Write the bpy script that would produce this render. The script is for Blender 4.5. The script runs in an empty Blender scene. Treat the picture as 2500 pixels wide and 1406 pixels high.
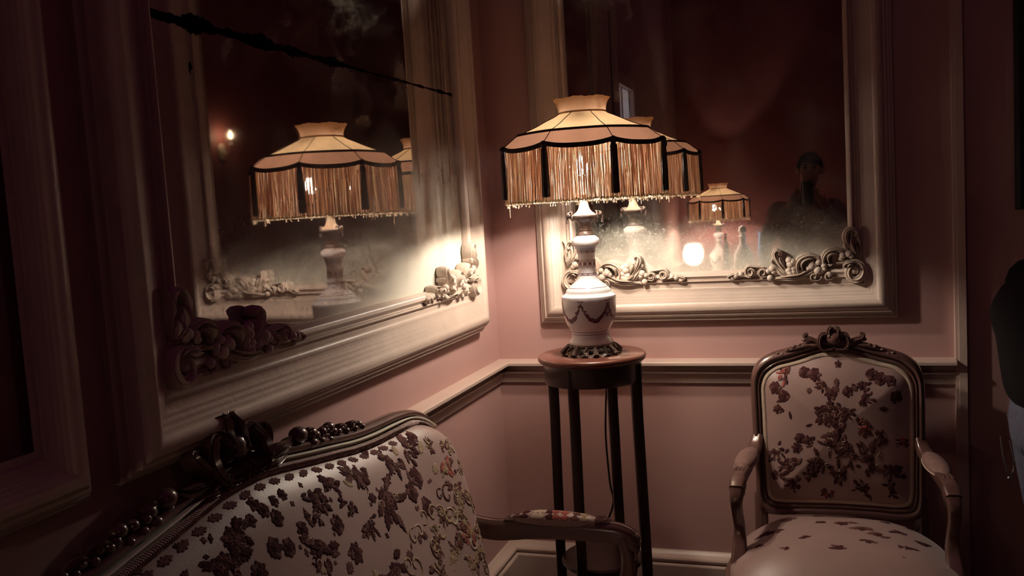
import bpy, bmesh, math, random
import numpy as np
from mathutils import Vector, Matrix

sc = bpy.context.scene
COL = sc.collection
PI = math.pi

# ------------------------------------------------------------------ camera, world, exposure
cam_d = bpy.data.cameras.new('camera')
cam = bpy.data.objects.new('camera', cam_d)
COL.objects.link(cam)
cam_d.sensor_width = 36.0
cam_d.lens = 2151.9 / 2500 * 36.0
cam_d.clip_start = 0.005
CAM = Vector((1.162, -3.2185, 1.503))
yaw, pitch, roll = 0.3273, 0.0884, -0.0609
_f = Vector((-math.sin(yaw), math.cos(yaw), 0)); _r = Vector((math.cos(yaw), math.sin(yaw), 0)); _u = Vector((0, 0, 1))
_f2 = _f * math.cos(pitch) - _u * math.sin(pitch); _u2 = _u * math.cos(pitch) + _f * math.sin(pitch)
_r3 = _r * math.cos(roll) + _u2 * math.sin(roll); _u3 = _u2 * math.cos(roll) - _r * math.sin(roll)
m = Matrix((( _r3.x, _u3.x, -_f2.x, CAM.x), (_r3.y, _u3.y, -_f2.y, CAM.y), (_r3.z, _u3.z, -_f2.z, CAM.z), (0, 0, 0, 1)))
cam.matrix_world = m
sc.camera = cam

world = bpy.data.worlds.new('dim_room_air'); sc.world = world
world.use_nodes = True
bg = world.node_tree.nodes['Background']
bg.inputs[0].default_value = (1.0, 0.04, 0.72, 1)
bg.inputs[1].default_value = 0.036

BULB = 840.0          # emission of the lamp bulbs
sc.view_settings.view_transform = 'Standard'
sc.view_settings.look = 'None'
sc.view_settings.gamma = 1.0
sc.view_settings.use_curve_mapping = False
sc.view_settings.exposure = 0.0
try:
    sc.cycles.caustics_reflective = False
    sc.cycles.caustics_refractive = False
    sc.cycles.max_bounces = 8
    sc.cycles.diffuse_bounces = 2
    sc.cycles.sample_clamp_indirect = 3.0
except Exception:
    pass

# ------------------------------------------------------------------ materials
def nt(name):
    mt = bpy.data.materials.new(name); mt.use_nodes = True
    t = mt.node_tree
    return mt, t, t.nodes['Principled BSDF']
def lin(*c):
    return tuple(((x / 255) / 12.92 if x <= 10 else ((x / 255 + 0.055) / 1.055) ** 2.4) for x in c) + (1,)
def mat(name, color, rough=0.5, metal=0.0, spec=0.5, var=0.12, vscale=6.0, bump=0.0, bscale=60.0, sheen=0.0, coat=0.0, stretch=None):
    mt, t, b = nt(name)
    N, L = t.nodes, t.links
    c = color if len(color) == 4 else tuple(color) + (1,)
    b.inputs['Roughness'].default_value = rough
    b.inputs['Metallic'].default_value = metal
    b.inputs['Specular IOR Level'].default_value = spec
    if sheen: b.inputs['Sheen Weight'].default_value = sheen
    if coat:
        b.inputs['Coat Weight'].default_value = coat; b.inputs['Coat Roughness'].default_value = 0.12
    tc = N.new('ShaderNodeTexCoord')
    src = tc.outputs['Object']
    if stretch:
        mp = N.new('ShaderNodeMapping'); mp.inputs['Scale'].default_value = stretch
        L.new(src, mp.inputs['Vector']); src = mp.outputs['Vector']
    nz = N.new('ShaderNodeTexNoise'); nz.inputs['Scale'].default_value = vscale; nz.inputs['Detail'].default_value = 6
    L.new(src, nz.inputs['Vector'])
    mx = N.new('ShaderNodeMix'); mx.data_type = 'RGBA'
    mx.inputs[6].default_value = tuple(x * (1 - var) for x in c[:3]) + (1,)
    mx.inputs[7].default_value = tuple(min(1, x * (1 + var)) for x in c[:3]) + (1,)
    L.new(nz.outputs['Fac'], mx.inputs[0]); L.new(mx.outputs[2], b.inputs['Base Color'])
    if bump:
        n2 = N.new('ShaderNodeTexNoise'); n2.inputs['Scale'].default_value = bscale; n2.inputs['Detail'].default_value = 4
        L.new(src, n2.inputs['Vector'])
        bp = N.new('ShaderNodeBump'); bp.inputs['Strength'].default_value = bump; bp.inputs['Distance'].default_value = 0.004
        L.new(n2.outputs['Fac'], bp.inputs['Height']); L.new(bp.outputs['Normal'], b.inputs['Normal'])
    return mt
def emis(name, color, s):
    mt, t, b = nt(name)
    b.inputs['Base Color'].default_value = (1, 1, 1, 1)
    b.inputs['Emission Color'].default_value = tuple(color) + (1,)
    b.inputs['Emission Strength'].default_value = s
    return mt
def cloth_shade(name, color, trans, rough=0.8):
    """thin lampshade cloth: part of the light goes through"""
    mt, t, b = nt(name)
    N, L = t.nodes, t.links
    out = N['Material Output']
    d = N.new('ShaderNodeBsdfDiffuse'); tr = N.new('ShaderNodeBsdfTranslucent'); mx = N.new('ShaderNodeMixShader')
    tc = N.new('ShaderNodeTexCoord'); nz = N.new('ShaderNodeTexNoise'); nz.inputs['Scale'].default_value = 25
    L.new(tc.outputs['Object'], nz.inputs['Vector'])
    cm = N.new('ShaderNodeMix'); cm.data_type = 'RGBA'
    cm.inputs[6].default_value = tuple(x * .85 for x in color) + (1,); cm.inputs[7].default_value = tuple(color) + (1,)
    L.new(nz.outputs['Fac'], cm.inputs[0])
    L.new(cm.outputs[2], d.inputs[0]); L.new(cm.outputs[2], tr.inputs[0])
    mx.inputs[0].default_value = trans
    L.new(d.outputs[0], mx.inputs[1]); L.new(tr.outputs[0], mx.inputs[2]); L.new(mx.outputs[0], out.inputs[0])
    N.remove(b)
    return mt

M = {}
M['wall'] = mat('pink_wall_paint', (0.50, 0.295, 0.275), 0.55, var=0.08, vscale=3, bump=0.06, bscale=90)
M['wallshade'] = mat('shaded_wall_red', (0.24, 0.075, 0.07), 0.6, var=0.1, vscale=3)  # shade put into the colour so the far walls reflect dim
M['trim'] = mat('dusky_cream_gloss_paint', (0.58, 0.43, 0.37), 0.38, var=0.10, vscale=9, bump=0.10, bscale=70)
M['frame'] = mat('aged_cream_paint', (0.60, 0.47, 0.40), 0.40, var=0.16, vscale=14, bump=0.16, bscale=80)
M['carve'] = mat('aged_plaster', (0.62, 0.50, 0.42), 0.55, var=0.2, vscale=30, bump=0.3, bscale=120)
M['floor'] = mat('dark_carpet', (0.10, 0.045, 0.045), 0.95, var=0.3, vscale=40, bump=0.4, bscale=300)
M['walnut'] = mat('dark_walnut', (0.036, 0.015, 0.013), 0.32, var=0.35, vscale=8, coat=0.25, stretch=(1, 1, 0.2))
M['mahog'] = mat('polished_mahogany', (0.16, 0.055, 0.040), 0.30, var=0.3, vscale=10, coat=0.35)
M['chairwood'] = mat('carved_beech', (0.115, 0.056, 0.047), 0.30, var=0.25, vscale=20, coat=0.7, bump=0.06)
M['gilt'] = mat('worn_gilding', (0.95, 0.84, 0.66), 0.28, metal=0.0, var=0.3, vscale=40)
M['ground'] = mat('taupe_satin', (0.34, 0.220, 0.200), 0.42, var=0.14, vscale=10, sheen=0.2, bump=0.1, bscale=250)
M['velvet'] = mat('dark_brown_velvet', (0.070, 0.026, 0.028), 0.9, spec=0.08, var=0.75, vscale=160, bump=0.9, bscale=260)
M['velvet2'] = mat('plum_brown_velvet', (0.14, 0.066, 0.062), 0.85, spec=0.08, var=0.7, vscale=160, bump=0.9, bscale=260)
M['rust'] = mat('rust_red_velvet', (0.36, 0.085, 0.065), 0.85, var=0.4, vscale=70, bump=0.9, bscale=260)
M['olive'] = mat('old_gold_velvet', (0.36, 0.25, 0.15), 0.8, var=0.3, vscale=70, bump=0.8, bscale=260)
M['creamthread'] = mat('cream_thread', (0.52, 0.40, 0.31), 0.7, var=0.2, vscale=60)
M['padcloth'] = mat('faded_brown_pad_cloth', (0.22, 0.125, 0.11), 0.8, var=0.45, vscale=45, bump=0.3, bscale=250)
M['gimp'] = mat('brown_gimp_braid', (0.42, 0.29, 0.26), 0.8, var=0.3, vscale=60, bump=0.6, bscale=300)
M['porc'] = mat('white_porcelain', (0.90, 0.87, 0.92), 0.14, var=0.02, coat=0.5)
M['mauve'] = mat('mauve_transfer_print', (0.17, 0.075, 0.095), 0.25, var=0.35, vscale=120)
M['bluegrey'] = mat('grey_blue_glaze', (0.58, 0.56, 0.62), 0.2, var=0.05, coat=0.4)
M['bronze'] = mat('old_bronze', (0.085, 0.062, 0.058), 0.40, metal=0.1, var=0.4, vscale=60, bump=0.4, bscale=150)
M['brass'] = mat('pale_brass', (0.62, 0.50, 0.38), 0.35, metal=0.4, var=0.15, vscale=40)
M['cone'] = cloth_shade('cream_silk', (0.92, 0.63, 0.36), 0.078)
M['skirt'] = cloth_shade('lined_tan_silk', (0.46, 0.24, 0.16), 0.075)
M['ruff'] = cloth_shade('tan_silk_collar', (0.70, 0.44, 0.29), 0.20)
M['fringe'] = cloth_shade('silky_fringe', (0.88, 0.69, 0.55), 0.68)
M['fringe2'] = cloth_shade('dark_silky_fringe', (0.66, 0.47, 0.37), 0.60)
M['fringe3'] = cloth_shade('pale_silky_fringe', (0.97, 0.87, 0.72), 0.70)
M['braid'] = mat('dark_brown_braid', (0.035, 0.012, 0.012), 0.9, var=0.3, vscale=80, bump=0.7, bscale=300)
M['tassel'] = mat('black_brown_silk', (0.022, 0.010, 0.012), 0.5, var=0.3, vscale=80)
M['bulb'] = emis('lit_bulb', (1.0, 0.88, 0.72), BULB)
M['cord'] = mat('black_flex', (0.015, 0.010, 0.012), 0.6)
M['black'] = mat('black_cloth', (0.005, 0.003, 0.004), 1.0, spec=0.2, bump=0.4, bscale=200)
M['denim'] = mat('blue_grey_denim', (0.085, 0.085, 0.13), 0.9, bump=0.4, bscale=300, var=0.25, vscale=40)
M['skin'] = mat('skin', (0.50, 0.27, 0.21), 0.5, var=0.06)
M['hair'] = mat('dark_hair', (0.02, 0.012, 0.012), 0.6, bump=0.6, bscale=250)
M['shirt'] = mat('brown_shirt', (0.28, 0.17, 0.15), 0.9, bump=0.2, bscale=200)
M['steel'] = mat('dull_metal', (0.25, 0.24, 0.25), 0.3, metal=1.0)
M['phone'] = mat('black_glass_phone', (0.015, 0.015, 0.018), 0.2)
M['canvas'] = mat('dark_canvas', (0.012, 0.008, 0.010), 0.7)
M['cloth'] = mat('white_table_linen', (0.75, 0.70, 0.66), 0.85, bump=0.1, bscale=200)
M['redglass'] = mat('red_glass', (0.55, 0.02, 0.03), 0.1, coat=0.5)
M['blueglass'] = mat('blue_glass', (0.20, 0.40, 0.75), 0.08, coat=0.5)
M['clearglass'] = mat('cut_crystal', (0.9, 0.88, 0.86), 0.08, metal=0.25, var=0.3, vscale=30, bump=0.8, bscale=60)
M['candle'] = emis('candle_glow', (1.0, 0.80, 0.52), 11)
M['sconcebulb'] = emis('sconce_bulb_glow', (1.0, 0.78, 0.48), 55)
M['pane'] = emis('pane_added_glow', (0.80, 0.70, 0.76), 0.24)  # faint glow added so the pane reads pale in the mirror

def mirror_mat(name, xlo, sx, seam, FA, ztop, amt):
    """old silvered plate: reflective with cloudy bloom along its foot, foxing, lost silver near the joint"""
    mt, t, b = nt(name); N, L = t.nodes, t.links
    out = N['Material Output']; N.remove(b)
    geo = N.new('ShaderNodeNewGeometry'); sep = N.new('ShaderNodeSeparateXYZ'); L.new(geo.outputs['Position'], sep.inputs[0])
    def noise(scale, detail=6, rough=0.6):
        n = N.new('ShaderNodeTexNoise'); n.inputs['Scale'].default_value = scale; n.inputs['Detail'].default_value = detail
        n.inputs['Roughness'].default_value = rough; L.new(geo.outputs['Position'], n.inputs['Vector']); return n.outputs['Fac']
    def math_(op, a, b_=None, c=None):
        n = N.new('ShaderNodeMath'); n.operation = op
        for i, v in enumerate((a, b_, c)):
            if v is None: continue
            if isinstance(v, (int, float)): n.inputs[i].default_value = v
            else: L.new(v, n.inputs[i])
        return n.outputs[0]
    def mrange(v, a, b_, c, d):
        n = N.new('ShaderNodeMapRange'); n.interpolation_type = 'SMOOTHSTEP'
        L.new(v, n.inputs[0])
        for i, q in enumerate((a, b_, c, d)): n.inputs[i + 1].default_value = q
        return n.outputs[0]
    z = sep.outputs['Z']; al = sep.outputs['X'] if sx == 'X' else sep.outputs['Y']
    # bloom
    zz = math_('ADD', z, math_('MULTIPLY', math_('SUBTRACT', noise(3.2, 8), 0.5), 0.30))
    foot = mrange(zz, ztop, 1.24, 0.0, 1.0)
    cloud = mrange(noise(7, 8, 0.7), 0.42, 0.72, 0.0, 1.0)
    foot = math_('MULTIPLY', foot, mrange(al, xlo - .1, xlo + 1.1, FA, 1.0))  # bloom weakened away from the lamp: its light falloff put into the haze
    bloom = math_('ADD', math_('MULTIPLY', foot, amt), math_('MULTIPLY', cloud, 0.12))
    speck = mrange(noise(95, 5, 0.8), 0.52, 0.70, 0.0, 1.0)
    fz = mrange(z, 1.50, 1.40, 0.0, 1.0)
    bloom = math_('ADD', bloom, math_('MULTIPLY', math_('MULTIPLY', speck, fz), 0.30))
    # pale patches higher up
    patch = mrange(noise(2.3, 7, 0.65), 0.56, 0.63, 0.0, 1.0)
    hi = mrange(z, 1.80, 1.88, 0.04, 0.30)
    bloom = math_('ADD', bloom, math_('MULTIPLY', patch, hi))
    bloom = math_('MINIMUM', bloom, 0.92)
    # lost silver: dark spots and a ragged band by the joint
    spots = mrange(noise(13, 3, 0.5), 0.735, 0.755, 0.0, 1.0)
    rag = math_('ABSOLUTE', math_('SUBTRACT', z, seam))
    wid = math_('MULTIPLY', math_('POWER', noise(9, 6, 0.7), 3.0), mrange(al, xlo, xlo + 1.2, 0.10, 0.03))
    band = math_('LESS_THAN', rag, wid)
    dark = math_('MAXIMUM', spots, band)
    gl = N.new('ShaderNodeBsdfGlossy'); gl.inputs['Color'].default_value = (0.70, 0.655, 0.63, 1)
    L.new(mrange(noise(4, 5), 0.3, 0.8, 0.008, 0.05), gl.inputs['Roughness'])
    df = N.new('ShaderNodeBsdfDiffuse'); df.inputs['Color'].default_value = (0.72, 0.67, 0.58, 1)
    dk = N.new('ShaderNodeBsdfDiffuse'); dk.inputs['Color'].default_value = (0.012, 0.007, 0.009, 1)
    m1 = N.new('ShaderNodeMixShader'); L.new(bloom, m1.inputs[0]); L.new(gl.outputs[0], m1.inputs[1]); L.new(df.outputs[0], m1.inputs[2])
    m2 = N.new('ShaderNodeMixShader'); L.new(dark, m2.inputs[0]); L.new(m1.outputs[0], m2.inputs[1]); L.new(dk.outputs[0], m2.inputs[2])
    L.new(m2.outputs[0], out.inputs[0])
    return mt
M['mirrorB'] = mirror_mat('tarnished_plate', 0.3, 'X', 2.66, 1.0, 1.45, 0.58)
M['mirrorL'] = mirror_mat('tarnished_plate_joined', -1.9, 'Y', 1.907, 0.12, 1.80, 1.0)

# ------------------------------------------------------------------ mesh helpers
class MB:
    def __init__(s): s.v = []; s.f = []; s.m = []
    def add(s, verts, faces, mi=0):
        o = len(s.v)
        s.v.extend([tuple(map(float, p)) for p in verts])
        for f in faces: s.f.append(tuple(i + o for i in f)); s.m.append(mi)
        return s
    def grid(s, rows, mi=0, closed_u=False, closed_v=False):
        n, k = len(rows), len(rows[0]); F = []
        for i in range(n if closed_v else n - 1):
            for j in range(k if closed_u else k - 1):
                a, b = i, (i + 1) % n; c, d = j, (j + 1) % k
                F.append((a * k + c, a * k + d, b * k + d, b * k + c))
        s.add([p for r in rows for p in r], F, mi)
    def box(s, lo, hi, mi=0):
        x0, y0, z0 = lo; x1, y1, z1 = hi
        s.add([(x0,y0,z0),(x1,y0,z0),(x1,y1,z0),(x0,y1,z0),(x0,y0,z1),(x1,y0,z1),(x1,y1,z1),(x0,y1,z1)],
              [(0,3,2,1),(4,5,6,7),(0,1,5,4),(1,2,6,5),(2,3,7,6),(3,0,4,7)], mi)
    def lathe(s, prof, c, seg=48, mi=0, cap=True, rmod=None):
        rows = []
        for r, z in prof:
            rows.append([(c[0] + r * (rmod(q * 2 * PI / seg) if rmod else 1) * math.cos(q * 2 * PI / seg), c[1] + r * (rmod(q * 2 * PI / seg) if rmod else 1) * math.sin(q * 2 * PI / seg), c[2] + z) for q in range(seg)])
        s.grid(rows, mi, closed_u=True)
        if cap:
            for row in (rows[0], rows[-1]): s.add(row, [tuple(range(seg))], mi)
    def sphere(s, c, r, mi=0, sc_=(1, 1, 1), n=8):
        rows = []
        for i in range(n + 1):
            a = -PI / 2 + PI * i / n
            rows.append([(c[0] + sc_[0] * r * math.cos(a) * math.cos(t * PI / n), c[1] + sc_[1] * r * math.cos(a) * math.sin(t * PI / n), c[2] + sc_[2] * r * math.sin(a)) for t in range(2 * n)])
        s.grid(rows, mi, closed_u=True)
    def sweep(s, path, sect, mi=0, up=(0, 0, 1), cap=True, closed=False):
        """path: 3-D points; sect(i,t)-> list of (a,b) offsets: a along side, b along up-ish"""
        P = [Vector(p) for p in path]; n = len(P); rows = []; up = Vector(up)
        for i in range(n):
            t = (P[min(i + 1, n - 1)] - P[max(i - 1, 0)])
            if t.length < 1e-9: t = Vector((0, 0, 1))
            t.normalize()
            sd = t.cross(up)
            if sd.length < 1e-4: sd = t.cross(Vector((0.3, 1, 0.2)))
            sd.normalize(); b = sd.cross(t); b.normalize()
            rows.append([tuple(P[i] + sd * q[0] + b * q[1]) for q in sect(i, i / (n - 1))])
        s.grid(rows, mi, closed_u=True)
        if cap:
            for row in (rows[0], rows[-1]): s.add(row, [tuple(range(len(row)))], mi)
    def tube(s, path, r, sides=8, mi=0, cap=True):
        rr = r if callable(r) else (lambda t: r)
        s.sweep(path, lambda i, t: [(rr(t) * math.cos(2 * PI * k / sides), rr(t) * math.sin(2 * PI * k / sides)) for k in range(sides)], mi, up=(0.13, 0.21, 0.97), cap=cap)
    def build(s, name, mats, parent=None, smooth=True, kind=None, label=None, cat=None, group=None, auto=40):
        me = bpy.data.meshes.new(name)
        o3 = Vector((0, 0, 0))
        p = parent
        while p is not None: o3 += p.location; p = p.parent
        me.from_pydata([(x - o3.x, y - o3.y, z - o3.z) for x, y, z in s.v], [], s.f)
        if not isinstance(mats, (list, tuple)): mats = [mats]
        for q in mats: me.materials.append(q)
        me.polygons.foreach_set('material_index', s.m)
        bm = bmesh.new(); bm.from_mesh(me)
        bmesh.ops.recalc_face_normals(bm, faces=bm.faces)
        if auto and smooth:
            for e in bm.edges:
                if len(e.link_faces) == 2 and e.calc_face_angle(0) > math.radians(auto): e.smooth = False
        for f in bm.faces: f.smooth = smooth
        bm.to_mesh(me); bm.free(); me.update()
        ob = bpy.data.objects.new(name, me); COL.objects.link(ob)
        if parent is not None: ob.parent = parent
        tag(ob, label, cat, group, kind)
        return ob
def tag(o, label=None, cat=None, group=None, kind=None):
    if label: o['label'] = label
    if cat: o['category'] = cat
    if group: o['group'] = group
    if kind: o['kind'] = kind
    return o
def thing(name, loc, label, cat, group=None):
    o = bpy.data.objects.new(name, None); COL.objects.link(o); o.location = loc; o.empty_display_size = 0.1
    return tag(o, label, cat, group)
def catmull(P, n=8, closed=False):
    P = [np.array(p, float) for p in P]; out = []; k = len(P)
    for i in range(k if closed else k - 1):
        if closed: a, b, c, d = P[i - 1], P[i], P[(i + 1) % k], P[(i + 2) % k]
        else: a, b, c, d = P[max(i - 1, 0)], P[i], P[i + 1], P[min(i + 2, k - 1)]
        for j in range(n):
            t = j / n
            out.append(0.5 * (2 * b + (c - a) * t + (2 * a - 5 * b + 4 * c - d) * t * t + (3 * b - a - 3 * c + d) * t ** 3))
    if not closed: out.append(P[-1])
    return out
def oval(w, h, n=10):
    return [(w * math.cos(2 * PI * k / n), h * math.sin(2 * PI * k / n)) for k in range(n)]
def rrect(w, h, r=0.3, n=3):
    out = []
    for cx, cy, a0 in ((1, 1, 0), (-1, 1, 90), (-1, -1, 180), (1, -1, 270)):
        for k in range(n + 1):
            a = math.radians(a0 + 90 * k / n)
            out.append((cx * w * (1 - r) + w * r * math.cos(a), cy * h * (1 - r) + h * r * math.sin(a)))
    return out

# ------------------------------------------------------------------ setting
ROOM_Y = -5.35; ROOM_X = 3.45; WH = 4.2
def struct(mb, name, mt, smooth=False, parent=None, **k): return mb.build(name, mt, parent, smooth=smooth, kind='structure', **k)
b = MB(); b.box((-0.1, ROOM_Y, -0.1), (ROOM_X, 0.1, 0)); struct(b, 'floor', M['floor'])
b = MB(); b.box((0, 0, 0), (ROOM_X, 0.1, WH)); struct(b, 'wall_back', M['wall'])
WY0, WY1, WZ0, WZ1 = -3.06, -2.52, 1.74, 2.28      # little window high in the left wall; the pane's glow is added
b = MB()
b.box((-0.1, -2.52, 0), (0, 0.1, WH)); b.box((-0.1, ROOM_Y, 0), (0, WY0, WH))
b.box((-0.1, WY0, 0), (0, WY1, WZ0)); b.box((-0.1, WY0, WZ1), (0, WY1, WH)); struct(b, 'wall_left', M['wall'])
b = MB(); b.box((-0.1, ROOM_Y - 0.1, 0), (ROOM_X, ROOM_Y, WH)); struct(b, 'wall_rear', M['wallshade'])
b = MB(); b.box((ROOM_X, ROOM_Y - 0.1, 0), (ROOM_X + 0.1, 0.1, WH)); struct(b, 'wall_right', M['wallshade'])
b = MB(); b.box((-0.02, WY0, WZ0), (-0.008, WY1, WZ1)); win = struct(b, 'window_1', M['pane'])
b = MB()
for lo, hi in (((-0.04, WY0 - .07, WZ0 - .07), (0.03, WY0, WZ1 + .07)), ((-0.04, WY1, WZ0 - .07), (0.03, WY1 + .07, WZ1 + .07)),
               ((-0.04, WY0, WZ1), (0.03, WY1, WZ1 + .07)), ((-0.04, WY0, WZ0 - .07), (0.03, WY1, WZ0)), ((-0.04, (WY0 + WY1) / 2 - .015, WZ0), (0.0, (WY0 + WY1) / 2 + .015, WZ1))): b.box(lo, hi)
b.build('window_frame', M['trim'], win, smooth=False)

# chair rail and baseboard run round the corner as mitred profiles
RAIL = [(0, .924), (.036, .922), (.049, .919), (.053, .915), (.053, .906), (.050, .903), (.024, .901), (.019, .896), (.019, .884), (.023, .880), (.031, .879), (.033, .876),
        (.032, .873), (.024, .872), (.022, .866), (.018, .852), (.012, .842), (.010, .834), (0, .832)]
BASE = [(0, .197), (.006, .196), (.012, .189), (.022, .183), (.034, .178), (.038, .172), (.037, .165), (.029, .162), (.029, .157), (.046, .155), (.048, .151), (.048, 0)]
def run(name, prof, side, a, bnd, mt):
    mb = MB(); rows = []
    for p, z in prof:
        if side == 'back': rows.append([(p + a, -p, z), (bnd, -p, z)])
        elif side == 'left': rows.append([(p, -p + a, z), (p, bnd, z)])
    mb.grid(rows); return struct(mb, name, mt, smooth=True, auto=25)
run('trim_1', RAIL, 'back', 0, 1.612, M['trim']); run('trim_2', RAIL, 'left', 0, ROOM_Y, M['trim'])
run('baseboard_back', BASE, 'back', 0, 1.612, M['trim']); run('baseboard_left', BASE, 'left', 0, ROOM_Y, M['trim'])
b = MB(); b.box((1.612, -0.028, 0), (1.622, 0, WH)); b.box((1.622, -0.034, 0), (1.645, 0, WH)); struct(b, 'trim_3', M['trim'])

# ------------------------------------------------------------------ wall mirrors
PROF = [(0, 0), (0, .016), (.005, .020), (.010, .020), (.011, .029), (.017, .031), (.021, .037), (.023, .045), (.030, .046), (.034, .053), (.042, .060), (.051, .0635),
        (.059, .062), (.066, .056), (.070, .0535), (.074, .0522), (.078, .0500), (.0805, .0485), (.084, .0477), (.089, .0452), (.0915, .0437), (.095, .0430), (.100, .0405), (.106, .0382), (.112, .0367),
        (.1165, .0375), (.121, .0375), (.124, .0335), (.130, .0335), (.150, .0335)]
INNER = [(.144, .030), (.144, .039), (.148, .043), (.151, .039), (.153, .041), (.156, .037), (.159, .040), (.166, .048), (.173, .046), (.178, .038), (.182, .030), (.1835, .024), (.184, .010)]
def frame_rows(prof, s0, s1, t0, t1, mp, kb, ks):
    """rectangular mitred frame; kb, ks stretch the inner slope at the foot and at the sides"""
    rows = []
    for d, p in prof:
        db = d if d < .06 else .06 + (d - .06) * kb
        ds = d if d < .06 else .06 + (d - .06) * ks
        rows.append([mp(s0 + ds, t0 + db, p), mp(s1 - ds, t0 + db, p), mp(s1 - ds, t1 - ds, p), mp(s0 + ds, t1 - ds, p)])
    return rows
F = lambda X, Y: np.array([(X - 1189) * .000222, (476 - Y) * .000259])
def stroke(mb, pts, w, h, mp, p0, taper=(0.25, 1.0, 0.15), flutes=3, raw=False, n=6):
    """a carved acanthus stroke: domed, fluted, tapering at both ends"""
    P = catmull([(q if raw else F(*q)) for q in pts], n)
    k = len(P); rows = []
    for i in range(k):
        t = i / (k - 1)
        a = P[min(i + 1, k - 1)] - P[max(i - 1, 0)]; L = math.hypot(*a) or 1; nx, ny = -a[1] / L, a[0] / L
        sc_ = taper[0] + (taper[1] - taper[0]) * min(1, t / .4) if t < .4 else taper[1] + (taper[2] - taper[1]) * ((t - .4) / .6) ** 1.3
        W = w * sc_; H = h * (0.45 + 0.55 * sc_)
        row = []
        for j in range(13):
            q = -1 + 2 * j / 12
            dome = math.sqrt(max(0, 1 - q * q))
            hh = H * dome * (1 + .16 * math.cos(flutes * PI * q))
            row.append(mp(P[i][0] + nx * W * q, P[i][1] + ny * W * q, p0 + hh))
        row.append(mp(P[i][0] + nx * W * .7, P[i][1] + ny * W * .7, p0 - .012)); row.append(mp(P[i][0] - nx * W * .7, P[i][1] - ny * W * .7, p0 - .012))
        rows.append(row)
    mb.grid(rows, closed_u=True)
    for row in (rows[0], rows[-1]): mb.add(row, [tuple(range(len(row)))])
def spiral(cx, cy, r0, r1, a0, turns, n=14):
    out = []
    for i in range(n + 1):
        t = i / n; a = math.radians(a0 + 360 * turns * t); r = r0 + (r1 - r0) * t
        out.append((cx + r * math.cos(a), cy - r * math.sin(a)))
    return out
def ornament(mp, p0=.034):
    mb = MB(); S = lambda pts, w, h=.022, **k: stroke(mb, pts, w * .00024, h, mp, p0, **k)
    # corner volute and its leaf
    S([(1010, 420), (1090, 425), (1150, 395)] + spiral(1262, 545, 150, 34, 118, -1.45, 20), 62, .030, taper=(.3, 1, .45), n=4)
    S([(1110, 480), (1130, 440), (1190, 420), (1260, 425), (1330, 470)], 40, .040)
    S([(1165, 480), (1200, 440), (1270, 450)], 22, .048)
    mb.sphere(mp(*F(1252, 540), p0 + .016), .011)
    # rising plume at the side of the plate
    S([(1320, 320), (1230, 250), (1165, 160), (1150, 70), (1195, 0), (1270, -10), (1310, 40), (1290, 90)], 46, .028, taper=(.35, 1, .5))
    S([(1300, 330), (1255, 240), (1225, 160), (1240, 90)], 34, .034)
    S([(1330, 330), (1310, 240), (1300, 180)], 26, .030)
    S([(1345, 300), (1350, 180), (1330, 100), (1345, 20), (1390, -40)], 30, .024)
    S([(1160, 250), (1135, 200), (1150, 150)], 26, .030)
    # arch toward the middle (upper leaf)
    S([(830, 455), (820, 380), (850, 310), (920, 260), (1010, 250), (1090, 285), (1130, 340)], 50, .030, taper=(.5, 1, .35))
    S([(905, 420), (890, 350), (930, 305), (1000, 300), (1060, 320)], 34, .036)
    S([(850, 430), (930, 450), (960, 415)], 22, .026)
    for q, r in (((1100, 330), .011), ((1075, 365), .009), ((1190, 310), .012), ((1225, 340), .009), ((1150, 215), .008), ((1140, 190), .007)): mb.sphere(mp(*F(*q), p0 + .020), r)
    # second arch
    S([(450, 545), (430, 470), (450, 390), (520, 335), (620, 312), (720, 335), (790, 395)], 52, .030, taper=(.5, 1, .3))
    S([(520, 500), (505, 430), (550, 375), (640, 355), (700, 375)], 32, .036)
    for q, r in (((650, 450), .014), ((610, 475), .010), ((690, 455), .010), ((655, 410), .009), ((750, 410), .010), ((740, 510), .014), ((790, 520), .009), ((830, 450), .010), ((835, 495), .008)): mb.sphere(mp(*F(*q), p0 + .018), r, sc_=(1, 1, 1))
    # long sweeping leaf under the arches
    S([(90, 625), (130, 605), (250, 600), (400, 600), (540, 575), (650, 530), (740, 470)], 52, .026, taper=(.25, 1, .2))
    S([(180, 590), (330, 570), (470, 555), (600, 505)], 28, .036)
    S([(100, 400), (140, 470), (210, 540), (330, 590), (450, 600)], 46, .028)
    S([(190, 480), (260, 530), (350, 550)], 22, .034)
    # plume with curled tip
    S([(300, 560), (215, 470), (160, 390), (120, 320), (110, 265), (140, 235), (180, 250), (175, 290)], 44, .028, taper=(.4, 1, .5))
    S([(290, 500), (240, 430), (200, 370), (190, 330), (225, 350)], 30, .032)
    S([(100, 420), (65, 370), (80, 340)], 20, .024)
    for q, r in (((325, 365), .012), ((375, 385), .012), ((340, 420), .014), ((385, 470), .010), ((315, 500), .012), ((330, 540), .013), ((380, 525), .010), ((70, 470), .012), ((90, 510), .009), ((35, 590), .011), ((10, 500), .009)): mb.sphere(mp(*F(*q), p0 + .018), r)
    # small hanging volutes
    S([(800, 590), (760, 640)] + spiral(680, 595, 52, 16, -70, -1.3, 12), 26, .022, taper=(.4, 1, .6), n=4)
    S([(960, 600), (930, 650)] + spiral(890, 590, 50, 14, -60, -1.2, 12), 26, .022, taper=(.4, 1, .6), n=4)
    mb.sphere(mp(*F(680, 590), p0 + .012), .008); mb.sphere(mp(*F(900, 570), p0 + .014), .011)
    # tail scrolls toward the middle of the foot
    S([(60, 560), (-10, 570)] + spiral(-75, 520, 62, 14, -60, -1.5, 14), 30, .024, taper=(.4, 1, .55), n=4)
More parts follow.
